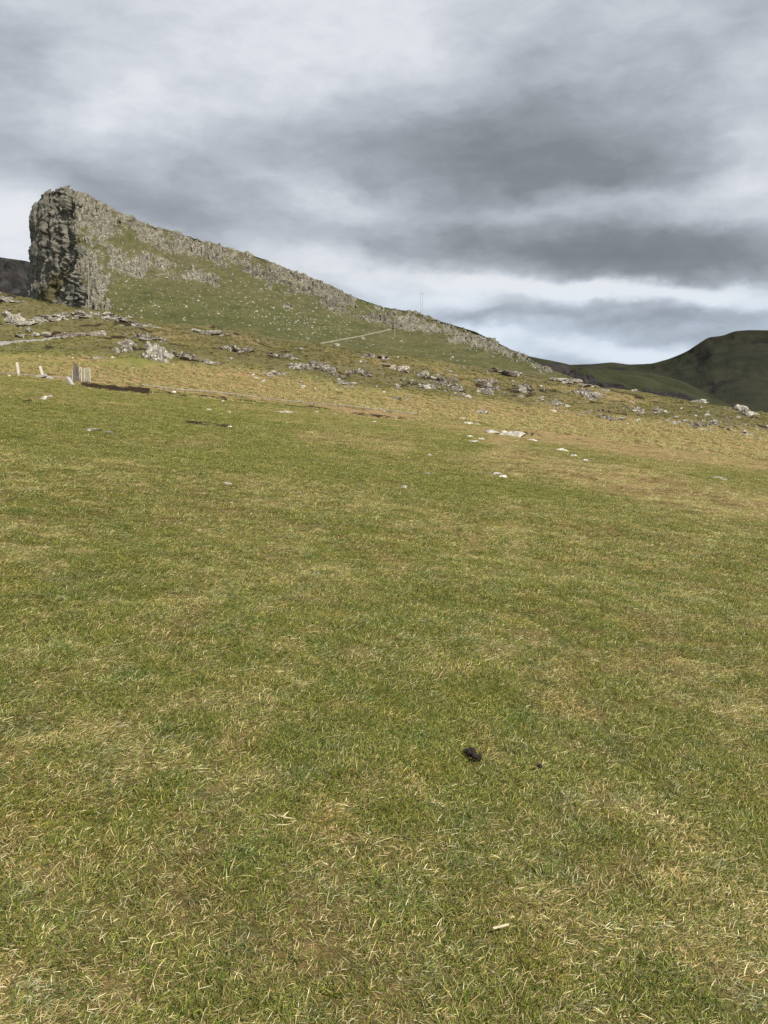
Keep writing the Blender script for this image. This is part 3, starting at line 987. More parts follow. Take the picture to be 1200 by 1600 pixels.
P_, G_, B_ = ['stone'], ['grey'], ['brown']
PG, GB, PB = ['stone', 'grey', 'grey'], ['grey', 'brown', 'brown'], ['grey', 'brown', 'grey', 'stone']
OUT = [
    (246, 562, 40, 34, 16, ['stone', 'stone', 'stone', 'grey'], 'tall pale tumbled outcrop, biggest pile below the cliff', .2),
    (198, 548, 30, 22, 9, PG, 'grey outcrop just beside the tall pale pile', 0),
    (225, 533, 70, 12, 12, GB, 'low grey ledge above the tall pale pile', .1),
    (285, 560, 44, 14, 9, GB, 'brown broken ledge trailing from the tall pale pile', .2),
    (366, 549, 46, 12, 10, GB, 'narrow outcrop under a dark peat lip on the brown slope', .12),
    (92, 500, 100, 12, 15, PG, 'long pale ledge above the gravel track', -.12),
    (165, 498, 80, 12, 12, PG, 'grey rock shelf below the foot of the cliff', .12),
    (196, 503, 60, 6, 8, GB, 'thin lichened rock rim along the knoll edge beside the cliff', .28),
    (28, 508, 44, 22, 9, P_ + PG, 'scattered pale rocks high on the knoll beside the track', .5),
    (12, 470, 50, 8, 7, PG, 'pale rocks on the skyline of the knoll beside the dark sea cliff', .15),
    (62, 524, 60, 8, 8, PG, 'pale rock row directly above the track bend', -.1),
    (110, 527, 84, 9, 14, GB, 'dark rubble bank lining the gravel track', -.1),
    (422, 588, 20, 13, 4, PG, 'pair of pointed grey rocks at the upper edge of the brown band', 0),
    (442, 586, 14, 9, 3, G_, 'small grey rock block next to the pointed pair', 0),
    (472, 577, 34, 14, 7, PG, 'pale blocky outcrop beside the dark brown ledge', .1),
    (512, 582, 50, 18, 13, GB, 'long dark brown ledge sloping across the ridge middle', .35),
    (562, 584, 44, 12, 9, ['grey', 'grey', 'brown'], 'grey outcrop below the hillside strip', .1),
    (620, 579, 34, 12, 8, PB, 'fan of grey rock under a dark peat edge', .2),
    (622, 608, 12, 10, 2, PG, 'lone grey outcrop at the green margin of the ridge', 0),
    (668, 610, 26, 17, 4, P_ + PG, 'bright grey hump of rock with a pale foot', .2),
    (662, 590, 30, 12, 6, PB, 'grey outcrop above the bright grey hump', .2),
    (700, 604, 36, 20, 10, GB, 'dark jagged outcrop in the middle of the ridge', .4),
    (722, 620, 22, 9, 4, PG, 'small slanted rock below the dark jagged outcrop', .3),
    (760, 613, 34, 20, 8, ['brown', 'grey', 'brown'], 'black brown outcrop with a rock standing up', .1),
    (758, 598, 36, 8, 6, B_ + G_, 'thin dark ledge above the black brown outcrop', .1),
    (818, 612, 30, 16, 7, GB, 'dark slanting outcrop below the end of the headland', .3),
    (800, 585, 70, 6, 9, G_ + GB, 'faint rock line on the slope under the headland tail', .15),
    (918, 622, 42, 18, 14, G_, 'patch of grey rubble on the brown ridge', .25),
    (995, 645, 26, 12, 6, PG, 'grey flat topped outcrop, first of a pair on the ridge', .1),
    (1029, 647, 22, 13, 5, PG, 'grey flat topped outcrop, second of a pair on the ridge', .1),
    (1086, 668, 30, 10, 6, GB, 'dark lipped rock nearest the golden grass band', .1),
    (1118, 664, 16, 11, 3, G_, 'rounded grey rock beside the dark lipped one', 0),
    (1052, 662, 20, 8, 4, PG, 'small pale outcrop between the grey pair and dark rock', .2),
    (1168, 648, 52, 18, 10, PG, 'pale rocks on the ridge top below the mountain', .25),
    (1170, 682, 40, 8, 7, PG, 'low row of stones on the ridge above the golden grass', .3),
    (915, 603, 60, 5, 9, PG, 'pale rocks along the ridge skyline under the sea cliff', .28),
    (1085, 628, 80, 5, 9, PG, 'pale rock rim on the skyline below the dark valley', .18),
    (1000, 612, 40, 4, 5, PG, 'few pale rocks at the skyline beneath green pasture', .12),
    (330, 522, 60, 6, 6, PG, 'short line of pale rocks at the brown crest', .1),
    (585, 560, 40, 8, 7, GB, 'low dark ledge on the brown crest below the hillside strip', .2),
    (445, 560, 46, 8, 8, GB, 'flat brown ledge on the slope above the pale blocky outcrop', .15),
    (325, 568, 40, 7, 6, PB, 'trail of small grey rocks above the brown band', .2),
    (540, 600, 30, 7, 5, PB, 'low grey rock just above the tan grass, under the dark brown ledge', .1),
    (860, 630, 36, 9, 7, PB, 'grey rocks half sunk between the rubble patch and dark slanting outcrop', .2),
    (945, 655, 40, 8, 7, GB, 'brown ledge cut into the ridge above the golden grass', .25),
    (880, 598, 40, 6, 6, PB, 'thin grey rock line where the headland slope meets the ridge', .3),
    (640, 640, 10, 5, 2, PG, 'tiny rock at the edge of the brown band', 0),
]
for a in OUT:
    outcrop(*a)

# boulders lying in the field and at its edge: px, py, w, h, style, label
BLD = [
    (804, 686, 42, 19, 'pale', 'largest white boulder slab in the field'),
    (770, 679, 28, 11, 'pale', 'white flat boulder beside the largest slab'),
    (783, 681, 8, 5, 'pale', 'little white rock squeezed between two white slabs'),
    (789, 679, 14, 8, 'pale', 'white rock leaning on the largest slab'),
    (732, 663, 20, 6, 'pale', 'white flat stone below the brown band near grey boulder'),
    (722, 656, 14, 5, 'pale', 'pale pointed stone at the brown band edge'),
    (746, 664, 8, 5, 'pale', 'small white stone just beside the flat white stone'),
    (749, 649, 26, 12, 'grey', 'grey rounded boulder sitting in the brown grass band'),
    (738, 691, 24, 4, 'pale', 'thin white rock bar flush with the turf'),
    (736, 683, 12, 4, 'pale', 'thin pale stone above the white rock bar'),
    (751, 687, 12, 5, 'pale', 'white stone at the end of the rock bar'),
    (834, 689, 20, 4, 'pale', 'narrow pale slab pointing away from the white boulders'),
    (880, 706, 20, 8, 'pale', 'pale lumpy rock, upper one of a descending string'),
    (896, 714, 14, 6, 'pale', 'pale rock in the middle of the descending string'),
    (912, 722, 20, 9, 'grey', 'grey rock with pale crown at the low end of the string'),
    (767, 742, 44, 5, 'grey', 'long grey stone strip flush with the turf'),
    (787, 747, 14, 5, 'pale', 'pale stone ending the long grey strip'),
    (665, 742, 16, 7, 'grey', 'single grey stone half sunk in green turf'),
    (672, 713, 9, 4, 'pale', 'small pale stone above the half sunk grey one'),
    (631, 763, 13, 3, 'pale', 'small flat white stone lowest in the field'),
    (355, 758, 14, 3, 'pale', 'thin white stone sliver alone in green turf'),
    (449, 646, 16, 7, 'pale', 'bright white stone, biggest of the small cluster under the rail'),
    (437, 645, 14, 4, 'pale', 'flat white stone in the small cluster under the rail'),
    (326, 641, 9, 4, 'pale', 'white stone above the dark turf scar'),
    (358, 645, 9, 3, 'pale', 'flat white stone close to the dark turf scar'),
    (360, 668, 10, 3, 'pale', 'pale stone at the end of the dark turf scar'),
    (272, 615, 10, 5, 'pale', 'white stone at the foot of the rail nearest the ditch'),
    (348, 628, 6, 4, 'pale', 'very small white stone under the rail'),
    (495, 644, 10, 3, 'pale', 'flat white stone right of the small cluster under the rail'),
    (522, 648, 9, 3, 'pale', 'white stone sliver below the middle of the rail'),
    (585, 660, 10, 3, 'pale', 'faint pale stone below the far end of the rail'),
    (600, 644, 6, 3, 'pale', 'white stone touching the far end of the rail'),
    (470, 607, 12, 4, 'pale', 'pale stones lying in the brown band above the rail'),
    (493, 609, 5, 4, 'pale', 'single small stone in the brown band above the rail'),
    (70, 626, 18, 9, 'pale', 'pale boulder in the field below the leaning white stakes'),
    (79, 622, 8, 6, 'pale', 'pale rock chip against the boulder below the stakes'),
    (1122, 748, 22, 5, 'pale', 'white slab alone in the brown grass'),
    (1133, 751, 10, 3, 'pale', 'sliver broken off the lone white slab'),
    (15, 589, 5, 4, 'pale', 'white stone below the first stake'),
    (568, 532, 9, 7, 'grey', 'dark boulder beneath the pale hillside strip'),
    (526, 541, 9, 6, 'pale', 'pale boulder beneath the lower end of the hillside strip'),
    (700, 533, 7, 5, 'grey', 'small grey boulder below the long crag'),
    (905, 688, 12, 3, 'brown', 'brown stone at the lower side of the golden grass'),
    (62, 558, 6, 3, 'pale', 'white stone on the slope above the leaning stakes'),
    (113, 560, 8, 3, 'pale', 'flat white stone above the slatted panel'),
    (144, 563, 6, 3, 'pale', 'round white stone up the slope from the slatted panel'),
    (142, 673, 40, 2, 'grey', 'thin stone strip showing through turf below the ditch'),
    (168, 677, 34, 2, 'grey', 'second thin stone strip showing through turf below the ditch'),
    (865, 644, 14, 5, 'pale', 'pale stones on the green margin below the dark outcrops'),
    (980, 664, 6, 4, 'pale', 'pale stone at the top of the golden grass'),
    (960, 661, 5, 4, 'grey', 'grey stone at the top of the golden grass'),
    (1012, 668, 5, 4, 'grey', 'tiny grey stone below the flat topped pair'),
    (208, 576, 5, 4, 'pale', 'white stone on the slope below the tall pale pile'),
    (177, 560, 6, 4, 'pale', 'white stone below the grey outcrop beside the pile'),
]
for (px, py, w, h, st, label) in BLD:
    q = hit(px, py - h * 0.25)
    if q is None:
        continue
    D = q[0].y
    sx = w * 0.56 * D / FPX
    hz_ = h * (0.42 if w > 2 * h else 0.55) * D / FPX
    o = put_rock('boulder', random.choice(ROCKS[st]), q[0] + Vector((0, 0, hz_ * 0.12)), sx, max(sx * random.uniform(.5, .8), hz_ * 1.1), max(hz_, 0.05), random.uniform(-.35, .1), tilt=0.08)
    tag(o, label, 'rock', 'boulders in the turf')

# ------------------------------------------------------------------ crags: jointed blocks standing out of the headland
def block_proto(seed):
    r = random.Random(seed)
    bm = bmesh.new()
    bmesh.ops.create_icosphere(bm, subdivisions=2, radius=1.0)
    pl = []
    k0 = r.uniform(0, 1)
    for k in range(5):
        a = 2 * math.pi * (k + k0) / 5 + r.uniform(-.2, .2)
        pl.append((Vector((math.cos(a), math.sin(a), r.uniform(-.15, .25))).normalized(), r.uniform(.42, .66)))
    pl.append((Vector((r.uniform(-.35, .35), r.uniform(-.5, .1), 1)).normalized(), r.uniform(.40, .62)))
    for v in bm.verts:
        p = v.co.copy()
        for _ in range(2):
            for nn, d in pl:
                s = p.dot(nn) - d
                if s > 0:
                    p -= nn * s
        v.co = p
    vs_ = np.array([v.co[:] for v in bm.verts]); fs = np.array([[v.index for v in f.verts] for f in bm.faces])
    bm.free()
    return vs_, fs


BP = [block_proto(s) for s in range(10)]
H_pts = HG2[:, :HNT].reshape(-1, 3)
H_t = np.tile(np.linspace(-.18, 1, HNT), HNU)
H_rk = hr[:, :HNT].ravel() * (H_t < .985); H_cl = hc_[:, :HNT].ravel()
H_px, H_py = hpx[:, :HNT].ravel(), hpy[:, :HNT].ravel()
H_n = N[:, :HNT].reshape(-1, 3)


def crag(label, sel, count, mat, smin, smax, tall, name='crag'):
    w = np.where(sel, np.clip(H_rk - 0.40, 0, 1) ** 1.0, 0)
    if w.sum() <= 0:
        return
    idx = rng.choice(len(w), size=count, p=w / w.sum())
    V, F, base = [], [], 0
    for q in idx:
        vs_, fs = BP[int(rng.integers(len(BP)))]
        s = smin + (smax - smin) * rng.random() ** 3.0
        sc = np.array([s * rng.uniform(.7, 1.2), s * rng.uniform(.7, 1.2), s * tall * rng.uniform(.7, 1.5)])
        a = rng.uniform(0, 6.28)
        rm = np.array([[math.cos(a), -math.sin(a), 0], [math.sin(a), math.cos(a), 0], [0, 0, 1]])
        lean = rng.uniform(-.18, .18)
        v = (vs_ * sc) @ rm.T
        v[:, 0] += v[:, 2] * lean
        v = v + H_pts[q] + H_n[q] * s * rng.uniform(-.45, .12)
        V.append(v); F.append(fs + base); base += len(vs_)
    o = mesh_obj(name, np.vstack(V), np.vstack(F), mat, hill, False)
    o['kind'] = 'stuff'
    o['label'] = label
    return o


crag('dark blocks of the shaded cliff face', (H_cl > .5) & (H_px < 140), 260, M_CLIFF, .25, .85, 2.0)
crag('grey blocks on the lit edge of the cliff', (H_cl <= .5) & (H_px < 200), 800, M_CRAG, .3, 1.5, 1.3)
crag('crest rocks along the headland skyline', (H_px >= 200) & (H_py < np.interp(H_px, [200, 300, 400, 500, 600], [365, 392, 420, 462, 490])) & (H_px < 620), 650, M_CRAG, .25, 1.3, 1.0)
crag('row of rounded columnar crags halfway up', (H_px >= 165) & (H_px < 345) & (H_py > 385), 450, M_CRAG, .3, 1.3, 1.8)
crag('slanting crag below the skyline', (H_px >= 320) & (H_px < 620) & (H_py > np.interp(H_px, [320, 400, 500, 600], [398, 420, 462, 490])), 600, M_CRAG, .28, 1.3, 1.4)
crag('long crag near the low end of the headland', (H_px >= 600), 800, M_CRAG, .2, .72, .85)
spread = np.interp(H_px, [140, 200, 300, 400, 500, 600, 700, 800], [460, 440, 445, 462, 485, 515, 540, 572])
H_keep = H_rk
H_rk = np.where((H_py < spread) & (H_t < .98), 0.42 + 0.5 * np.clip(fbm3(H_pts[:, 0] * .12, H_pts[:, 1] * .12, H_pts[:, 2] * .16, 3, 251), 0, 1), 0) + 0.3 * (H_keep > .15) * (H_t < .98)
crag('small rocks poking through the grass of the upper slope', (H_px > 140) & (H_px < 830), 1300, M_CRAG, .22, .85, 1.0)
H_rk = H_keep

# ------------------------------------------------------------------ loose stones under the crags
def scree_pts(n):
    out_ = []
    fields = [(420, 490, 90, 22, 5), (470, 505, 45, 16, 4), (330, 470, 110, 26, 3), (230, 480, 60, 22, 3), (300, 440, 90, 26, 2), (520, 515, 40, 14, 2), (560, 500, 60, 20, 1.5), (640, 540, 70, 14, 1.2),
              (240, 400, 60, 24, 1.5), (400, 450, 80, 20, 2), (740, 555, 60, 14, 1), (190, 450, 30, 26, 1)]
    tot = sum(f[4] for f in fields)
    while len(out_) < n:
        r_ = random.uniform(0, tot)
        for f in fields:
            r_ -= f[4]
            if r_ <= 0:
                break
        px, py = random.gauss(f[0], f[2] * .62), random.gauss(f[1], f[3] * .7)
        q = hit(px, py)
        if q is None or q[0].y < 155 or q[0].y > 300 or px < 165:
            continue
        out_.append((random.uniform(.15, .28) if random.random() < .88 else random.uniform(.28, .52), q[0]))
    return out_


sp = scree_pts(950)
sp.sort(key=lambda t: -t[0] / t[1].y)
for s, loc in sp[:220]:
    o = put_rock('stone', random.choice(SMALL['pale']), loc, s * random.uniform(.9, 1.5), s, s * .75, random.uniform(0, 6.28))
    tag(o, 'small pale stone scattered on the green slope below the crags', 'stone', 'loose stones below the crags')


def joined_stones(name, items, mat, label):
    V, F, base = [], [], 0
    for s, loc in items:
        vs_, fs = BP[int(rng.integers(len(BP)))]
        a = rng.uniform(0, 6.28)
        rm = np.array([[math.cos(a), -math.sin(a), 0], [math.sin(a), math.cos(a), 0], [0, 0, 1]])
        V.append((vs_ * np.array([s * 1.2, s, s * .75])) @ rm.T + np.array(loc)); F.append(fs + base); base += len(vs_)
    o = mesh_obj(name, np.vstack(V), np.vstack(F), mat, None, False)
    return tag(o, label, kind='stuff')


joined_stones('scree', sp[220:], M_STONE, 'tiny pale stones strewn over the green slope below the crags')

# small stones on the ridge and knoll
rp = []
tries = 0
while len(rp) < 760 and tries < 12000:
    tries += 1
    px = random.uniform(-40, 1240)
    top = float(np.interp(px, PXC, LEV[140])); bot = float(np.interp(px, PXC, LEV[95]))
    py = random.uniform(top + 2, bot)
    if fbm2(np.array([px * .012]), np.array([py * .03]), 3, 401)[0] < random.uniform(-.5, .5):
        continue
    q = hit(px, py)
    if q is None or q[0].y > 155:
        continue
    rp.append((random.uniform(.10, .22) if random.random() < .8 else random.uniform(.22, .42), q[0]))
rp.sort(key=lambda t: -t[0] / t[1].y)
for s, loc in rp[:130]:
    o = put_rock('stone', random.choice(SMALL[random.choice(['pale', 'grey', 'grey'])]), loc, s * random.uniform(.9, 1.6), s, s * .7, random.uniform(0, 6.28))
    tag(o, 'small stone lying loose in the rough grass of the rocky ridge', 'stone', 'loose stones on the ridge')
joined_stones('rubble', rp[130:], M_STONE, 'tiny loose stones strewn over the rocky ridge')

# ------------------------------------------------------------------ tracks
def ribbon(name, pts, width, mat, lift, label, sub=14, thick=0.10):
    line = []
    for (a, b) in zip(pts[:-1], pts[1:]):
        for k in range(sub):
            f = k / sub
            q = hit(a[0] + (b[0] - a[0]) * f, a[1] + (b[1] - a[1]) * f)
            if q: line.append(q[0])
    V, F = [], []
    n = len(line)
    for k, p in enumerate(line):
        d = (line[min(k + 2, n - 1)] - line[max(k - 2, 0)])
        d.z = 0
        d.normalize()
        s = Vector((d.y, -d.x, 0))
        w = width * (0.5 + 0.08 * math.sin(k * 1.7))
        for e in (-1.15, -1, -.5, 0, .5, 1, 1.15):
            c = p + s * (w * e)
            V.append((c.x, c.y, drop(c.x, c.y) + (lift if abs(e) <= 1 else -thick)))
    for k in range(n - 1):
        for e in range(6):
            a = k * 7 + e
            F.append((a, a + 1, a + 8, a + 7))
    o = mesh_obj(name, V, F, mat)
    return tag(o, label, kind='structure')


ribbon('path', [(-40, 538), (0, 537), (30, 533.5), (60, 531), (95, 527), (130, 521)], 1.3, M_PATH, 0.06, 'grey gravel track crossing the knoll below the cliff')
ribbon('path.001', [(500, 537), (560, 526), (614, 514)], 0.6, mat_simple('concrete_strip', (0.15, 0.14, 0.09), (0.25, 0.23, 0.165), 2, 0.9), 0.12, 'pale straight strip slanting up the green hillside', thick=0.5)
ribbon('path.002', [(205, 507), (225, 509), (245, 511)], 1.6, M_PATH, 0.05, 'short bit of grey track showing beyond the knoll')

# ------------------------------------------------------------------ timber and posts
def beam(name, a, b, w, d, mat, parent=None, taper=1.0, seed=0):
    """a squared timber from a to b, slightly uneven, with chamfered ends"""
    a, b = Vector(a), Vector(b)
    ax = (b - a)
    Lh = ax.length
    q = ax.to_track_quat('Z', 'Y').to_matrix()
    r = random.Random(seed)
    V, F = [], []
    st = [0, .03, .35, .7, .97, 1]
    for t in st:
        k = (1 - (1 - taper) * t) * (0.8 if t in (0, 1) else 1)
        jx, jy = r.uniform(-.05, .05) * w, r.uniform(-.05, .05) * d
        for (sx, sy) in ((-1, -.75), (-.75, -1), (.75, -1), (1, -.75), (1, .75), (.75, 1), (-.75, 1), (-1, .75)):
            V.append(a + q @ Vector((sx * w * k / 2 + jx, sy * d * k / 2 + jy, Lh * t)))
    me = bpy.data.meshes.new(name)
    for s in range(len(st) - 1):
        for k in range(8):
            F.append((s * 8 + k, s * 8 + (k + 1) % 8, s * 8 + 8 + (k + 1) % 8, s * 8 + 8 + k))
    F.append(tuple(range(7, -1, -1)))
    F.append(tuple(range((len(st) - 1) * 8, len(st) * 8)))
    base = parent.matrix_world.translation if False else (parent.location if parent else Vector((0, 0, 0)))
    me.from_pydata([tuple(v - base) for v in V], [], F)
    me.materials.append(mat)
    o = bpy.data.objects.new(name, me)
    COL.objects.link(o)
    if parent: o.parent = parent
    return o


def at(px, py, D):
    return Vector(unproj(px, py, D))


def foot(px, py):
    return hit(px, py)[0]


f1 = foot(30, 586)
tag(beam('fence_stake', f1 - Vector((0, 0, .3)), at(26.5, 566, f1.y), .20, .16, M_WOOD, seed=1), 'bleached wooden stake standing alone, leaning slightly', 'stake', 'old fence stakes')
f2 = foot(68, 588)
tag(beam('fence_stake', f2 - Vector((0, 0, .2)), at(62.5, 572, f2.y), .21, .17, M_WOOD, seed=2), 'bleached wooden stake leaning over a heap of fallen timbers', 'stake', 'old fence stakes')
root = empty('timber_heap', foot(69, 591))
tag(root, 'heap of three fallen grey timbers at the foot of a leaning stake', 'timber')
z0 = root.location
D0 = z0.y
for (xa, ya, xb, yb, s) in ((56, 590.5, 72, 587.5, 1), (66, 588, 82, 594.5, 2), (62, 592.5, 75, 592, 3)):
    beam('timber', at(xa, ya, D0) + Vector((0, .12 * s, .05)), at(xb, yb, D0) + Vector((0, .12 * s, .08)), .24, .20, M_GWOOD if s != 3 else M_WOOD, root, seed=10 + s)
f3 = foot(110, 601)
tag(beam('fence_stake', at(115, 602, f3.y) + Vector((0, 0, -.1)), at(105, 590, f3.y + .3), .26, .22, M_GWOOD, seed=3), 'thick grey stake toppled sideways beside the dark ditch', 'stake', 'old fence stakes')
f4 = foot(113, 594)
tag(beam('fence_stake', f4 - Vector((0, 0, .2)), at(114.5, 577, f4.y), .16, .14, M_GWOOD, seed=4), 'thin grey stake beside the dark gate post', 'stake', 'old fence stakes')
f5 = foot(118, 595)
gp = empty('gate_post', f5)
tag(gp, 'tall dark weathered post beside the slatted panel', 'post')
beam('post', f5 - Vector((0, 0, .3)), at(117.3, 567.5, f5.y), .20, .20, M_DWOOD, gp, seed=5)
beam('brace', f5 + Vector((.22, .1, -.2)), at(120.5, 571, f5.y), .11, .11, M_DWOOD, gp, seed=6)
f6 = foot(131, 597)
pan = empty('slatted_panel', f6)
tag(pan, 'grey panel of upright wooden slats standing by the ditch', 'fence panel')
for k in range(7):
    xx = 124.5 + k * 2.7
    beam('slat', at(xx, 596.5 + random.uniform(-.3, .3), f6.y), at(xx - .3, 574.2 + random.uniform(-1.3, 1.0) + k * .2, f6.y + .1), .052, .03, (M_GWOOD if k not in (3, 6, 1) else M_WOOD), pan, seed=20 + k)
for yy in (578.5, 591):
    beam('rail', at(123.5, yy, f6.y + .13), at(141.5, yy + .8, f6.y + .13), .07, .05, M_GWOOD, pan, seed=40 + int(yy))
beam('diagonal_brace', at(120.4, 590, f6.y - .12), at(126, 573.5, f6.y - .12), .10, .05, M_WOOD, pan, seed=50)

# the long rail at the field edge, in lengths joined by clamps
def rail(name, pts, label, w=.075, z=.25, nseg=9):
    fp = [foot(*p) for p in pts]
    r_ = empty(name, fp[0])
    tag(r_, label, 'rail')
    P = [fp[0]]
    tot = sum((b - a).length for a, b in zip(fp[:-1], fp[1:]))
    L0 = [0]
    for a, b in zip(fp[:-1], fp[1:]): L0.append(L0[-1] + (b - a).length)

    def pt(f):
        s = f * tot
        for k in range(len(fp) - 1):
            if s <= L0[k + 1] + 1e-6:
                c = fp[k].lerp(fp[k + 1], (s - L0[k]) / (L0[k + 1] - L0[k]))
                return Vector((c.x, c.y, drop(c.x, c.y) + z))
        c = fp[-1]
        return Vector((c.x, c.y, drop(c.x, c.y) + z))
    for k in range(nseg):
        a, b = pt(k / nseg), pt((k + .985) / nseg)
        beam('rail_length', a, b, w, w * 1.1, M_RAIL, r_, seed=60 + k)
        s = pt(k / nseg)
        beam('support', s + Vector((0, .03, -z - .15)), s + Vector((0, .03, w * 1.05)),   .07, .07, M_DWOOD, r_, seed=80 + k)
    return r_


rail('long_rail', [(221, 606), (300, 614.5), (405, 626), (480, 633.5), (540, 639.5), (600, 646), (652, 651.5)], 'long pale rail lying along the edge of the brown grass', nseg=11)
rail('short_rail', [(-40, 578), (0, 582.3), (55, 588), (104, 591.5)], 'thin pale rail running past the leaning stakes', w=.05, z=.08, nseg=5)

# poles on the headland
def pole(px, py0, py1, D, thick, label, arm=None, twin=0.0):
    q = hit(px, py0)
    b = q[0] if q and D is None else at(px, py0, D)
    D = b.y
    r_ = empty('utility_pole', b)
    tag(r_, label, 'pole', 'poles on the headland')
    for sx in ((-1, 1) if twin else (0,)):
        beam('shaft', b + Vector((sx * twin, 0, -1.0)), at(px, py1, D) + Vector((sx * twin, 0, 0)), thick, thick, M_RAIL, r_, taper=.8, seed=int(px))
    if arm:
        t = at(px, py1 + arm[1], D)
        beam('crossarm', t + Vector((-arm[0], -thick * .6, 0)), t + Vector((arm[0], -thick * .6, 0)), thick * .7, thick * .7, M_RAIL, r_, seed=3)
    return r_


pole(138.5, 480, 407, 251, .22, 'tall pale pole standing against the foot of the cliff', (.5, 4))
pole(617, 526, 495, None,   .20, 'pale pole at the upper end of the hillside strip', None)
tp = hit(659, 494)
pole(659, 494, 457, tp[0].y if tp else 280,   .10, 'thin twin pole against the sky on the low crest', (.8, 2), .32)

# ------------------------------------------------------------------ dung and straws in the near turf
def gpoint(px, py):
    d = pix_dir(px, py)
    t = 1.0
    for _ in range(60):
        p = Vector((0, 0, EYE)) + Vector(d) * t
        t += (p.z - float(gz(np.array([p.x]), np.array([p.y]))[0])) * 0.6
    return Vector((0, 0, EYE)) + Vector(d) * t


def dung(px, py, n, size, label, seed, ps=1.0):
    c = gpoint(px, py)
    r_ = empty('sheep_dung', c)
    tag(r_, label, 'dung', 'sheep dung on the grass')
    rr = random.Random(seed)
    me0 = [rock_mesh('pellet', 500 + k, 3, cuts=3) for k in range(3)]
    for m_ in me0:
        m_.materials.append(M_DUNG)
        m_.polygons.foreach_set('use_smooth', [True] * len(m_.polygons))
    for k in range(n):
        f = k / max(n - 1, 1)
        o = bpy.data.objects.new('pellet', me0[k % 3])
        COL.objects.link(o)
        o.parent = r_
        o.location = ((f - .5) * size * .9 + rr.uniform(-.2, .2) * size, (.5 - f) * size * 1.1 + rr.uniform(-.25, .25) * size, .028 + rr.uniform(0, .02))
        s = rr.uniform(.007, .013) * ps
        o.scale = (s * 1.25, s, s)
        o.rotation_euler = (rr.uniform(0, 3), rr.uniform(0, 3), rr.uniform(0, 3))


dung(739, 1190, 24, .052, 'black clump of sheep dung pellets on the grass', 3)
dung(843, 1211, 2, .010, 'few dark dung crumbs near the larger black clump', 5, .65)
c = gpoint(784, 1469)
st_ = beam('straw_stem', c + Vector((-.027, -.004, .042)), c + Vector((.022, .010, .046)), .007, .004, M_STRAW, seed=5)
tag(st_, 'thick pale broken straw lying across the turf', 'straw')

# ------------------------------------------------------------------ grass
TUFTS = bpy.data.collections.new('grass_tufts')
GREENS = np.array([(0.106, 0.137, 0.019), (0.149, 0.176, 0.028), (0.198, 0.209, 0.038), (0.263, 0.250, 0.053), (0.080, 0.116, 0.023), (0.128, 0.157, 0.035)])
STRAWS = np.array([(0.583, 0.499, 0.251), (0.466, 0.381, 0.177), (0.350, 0.267, 0.114), (0.653, 0.594, 0.343), (0.396, 0.297, 0.114)])
BROWNS = np.array([(0.155, 0.108, 0.043), (0.213, 0.155, 0.059), (0.116, 0.077, 0.032)])


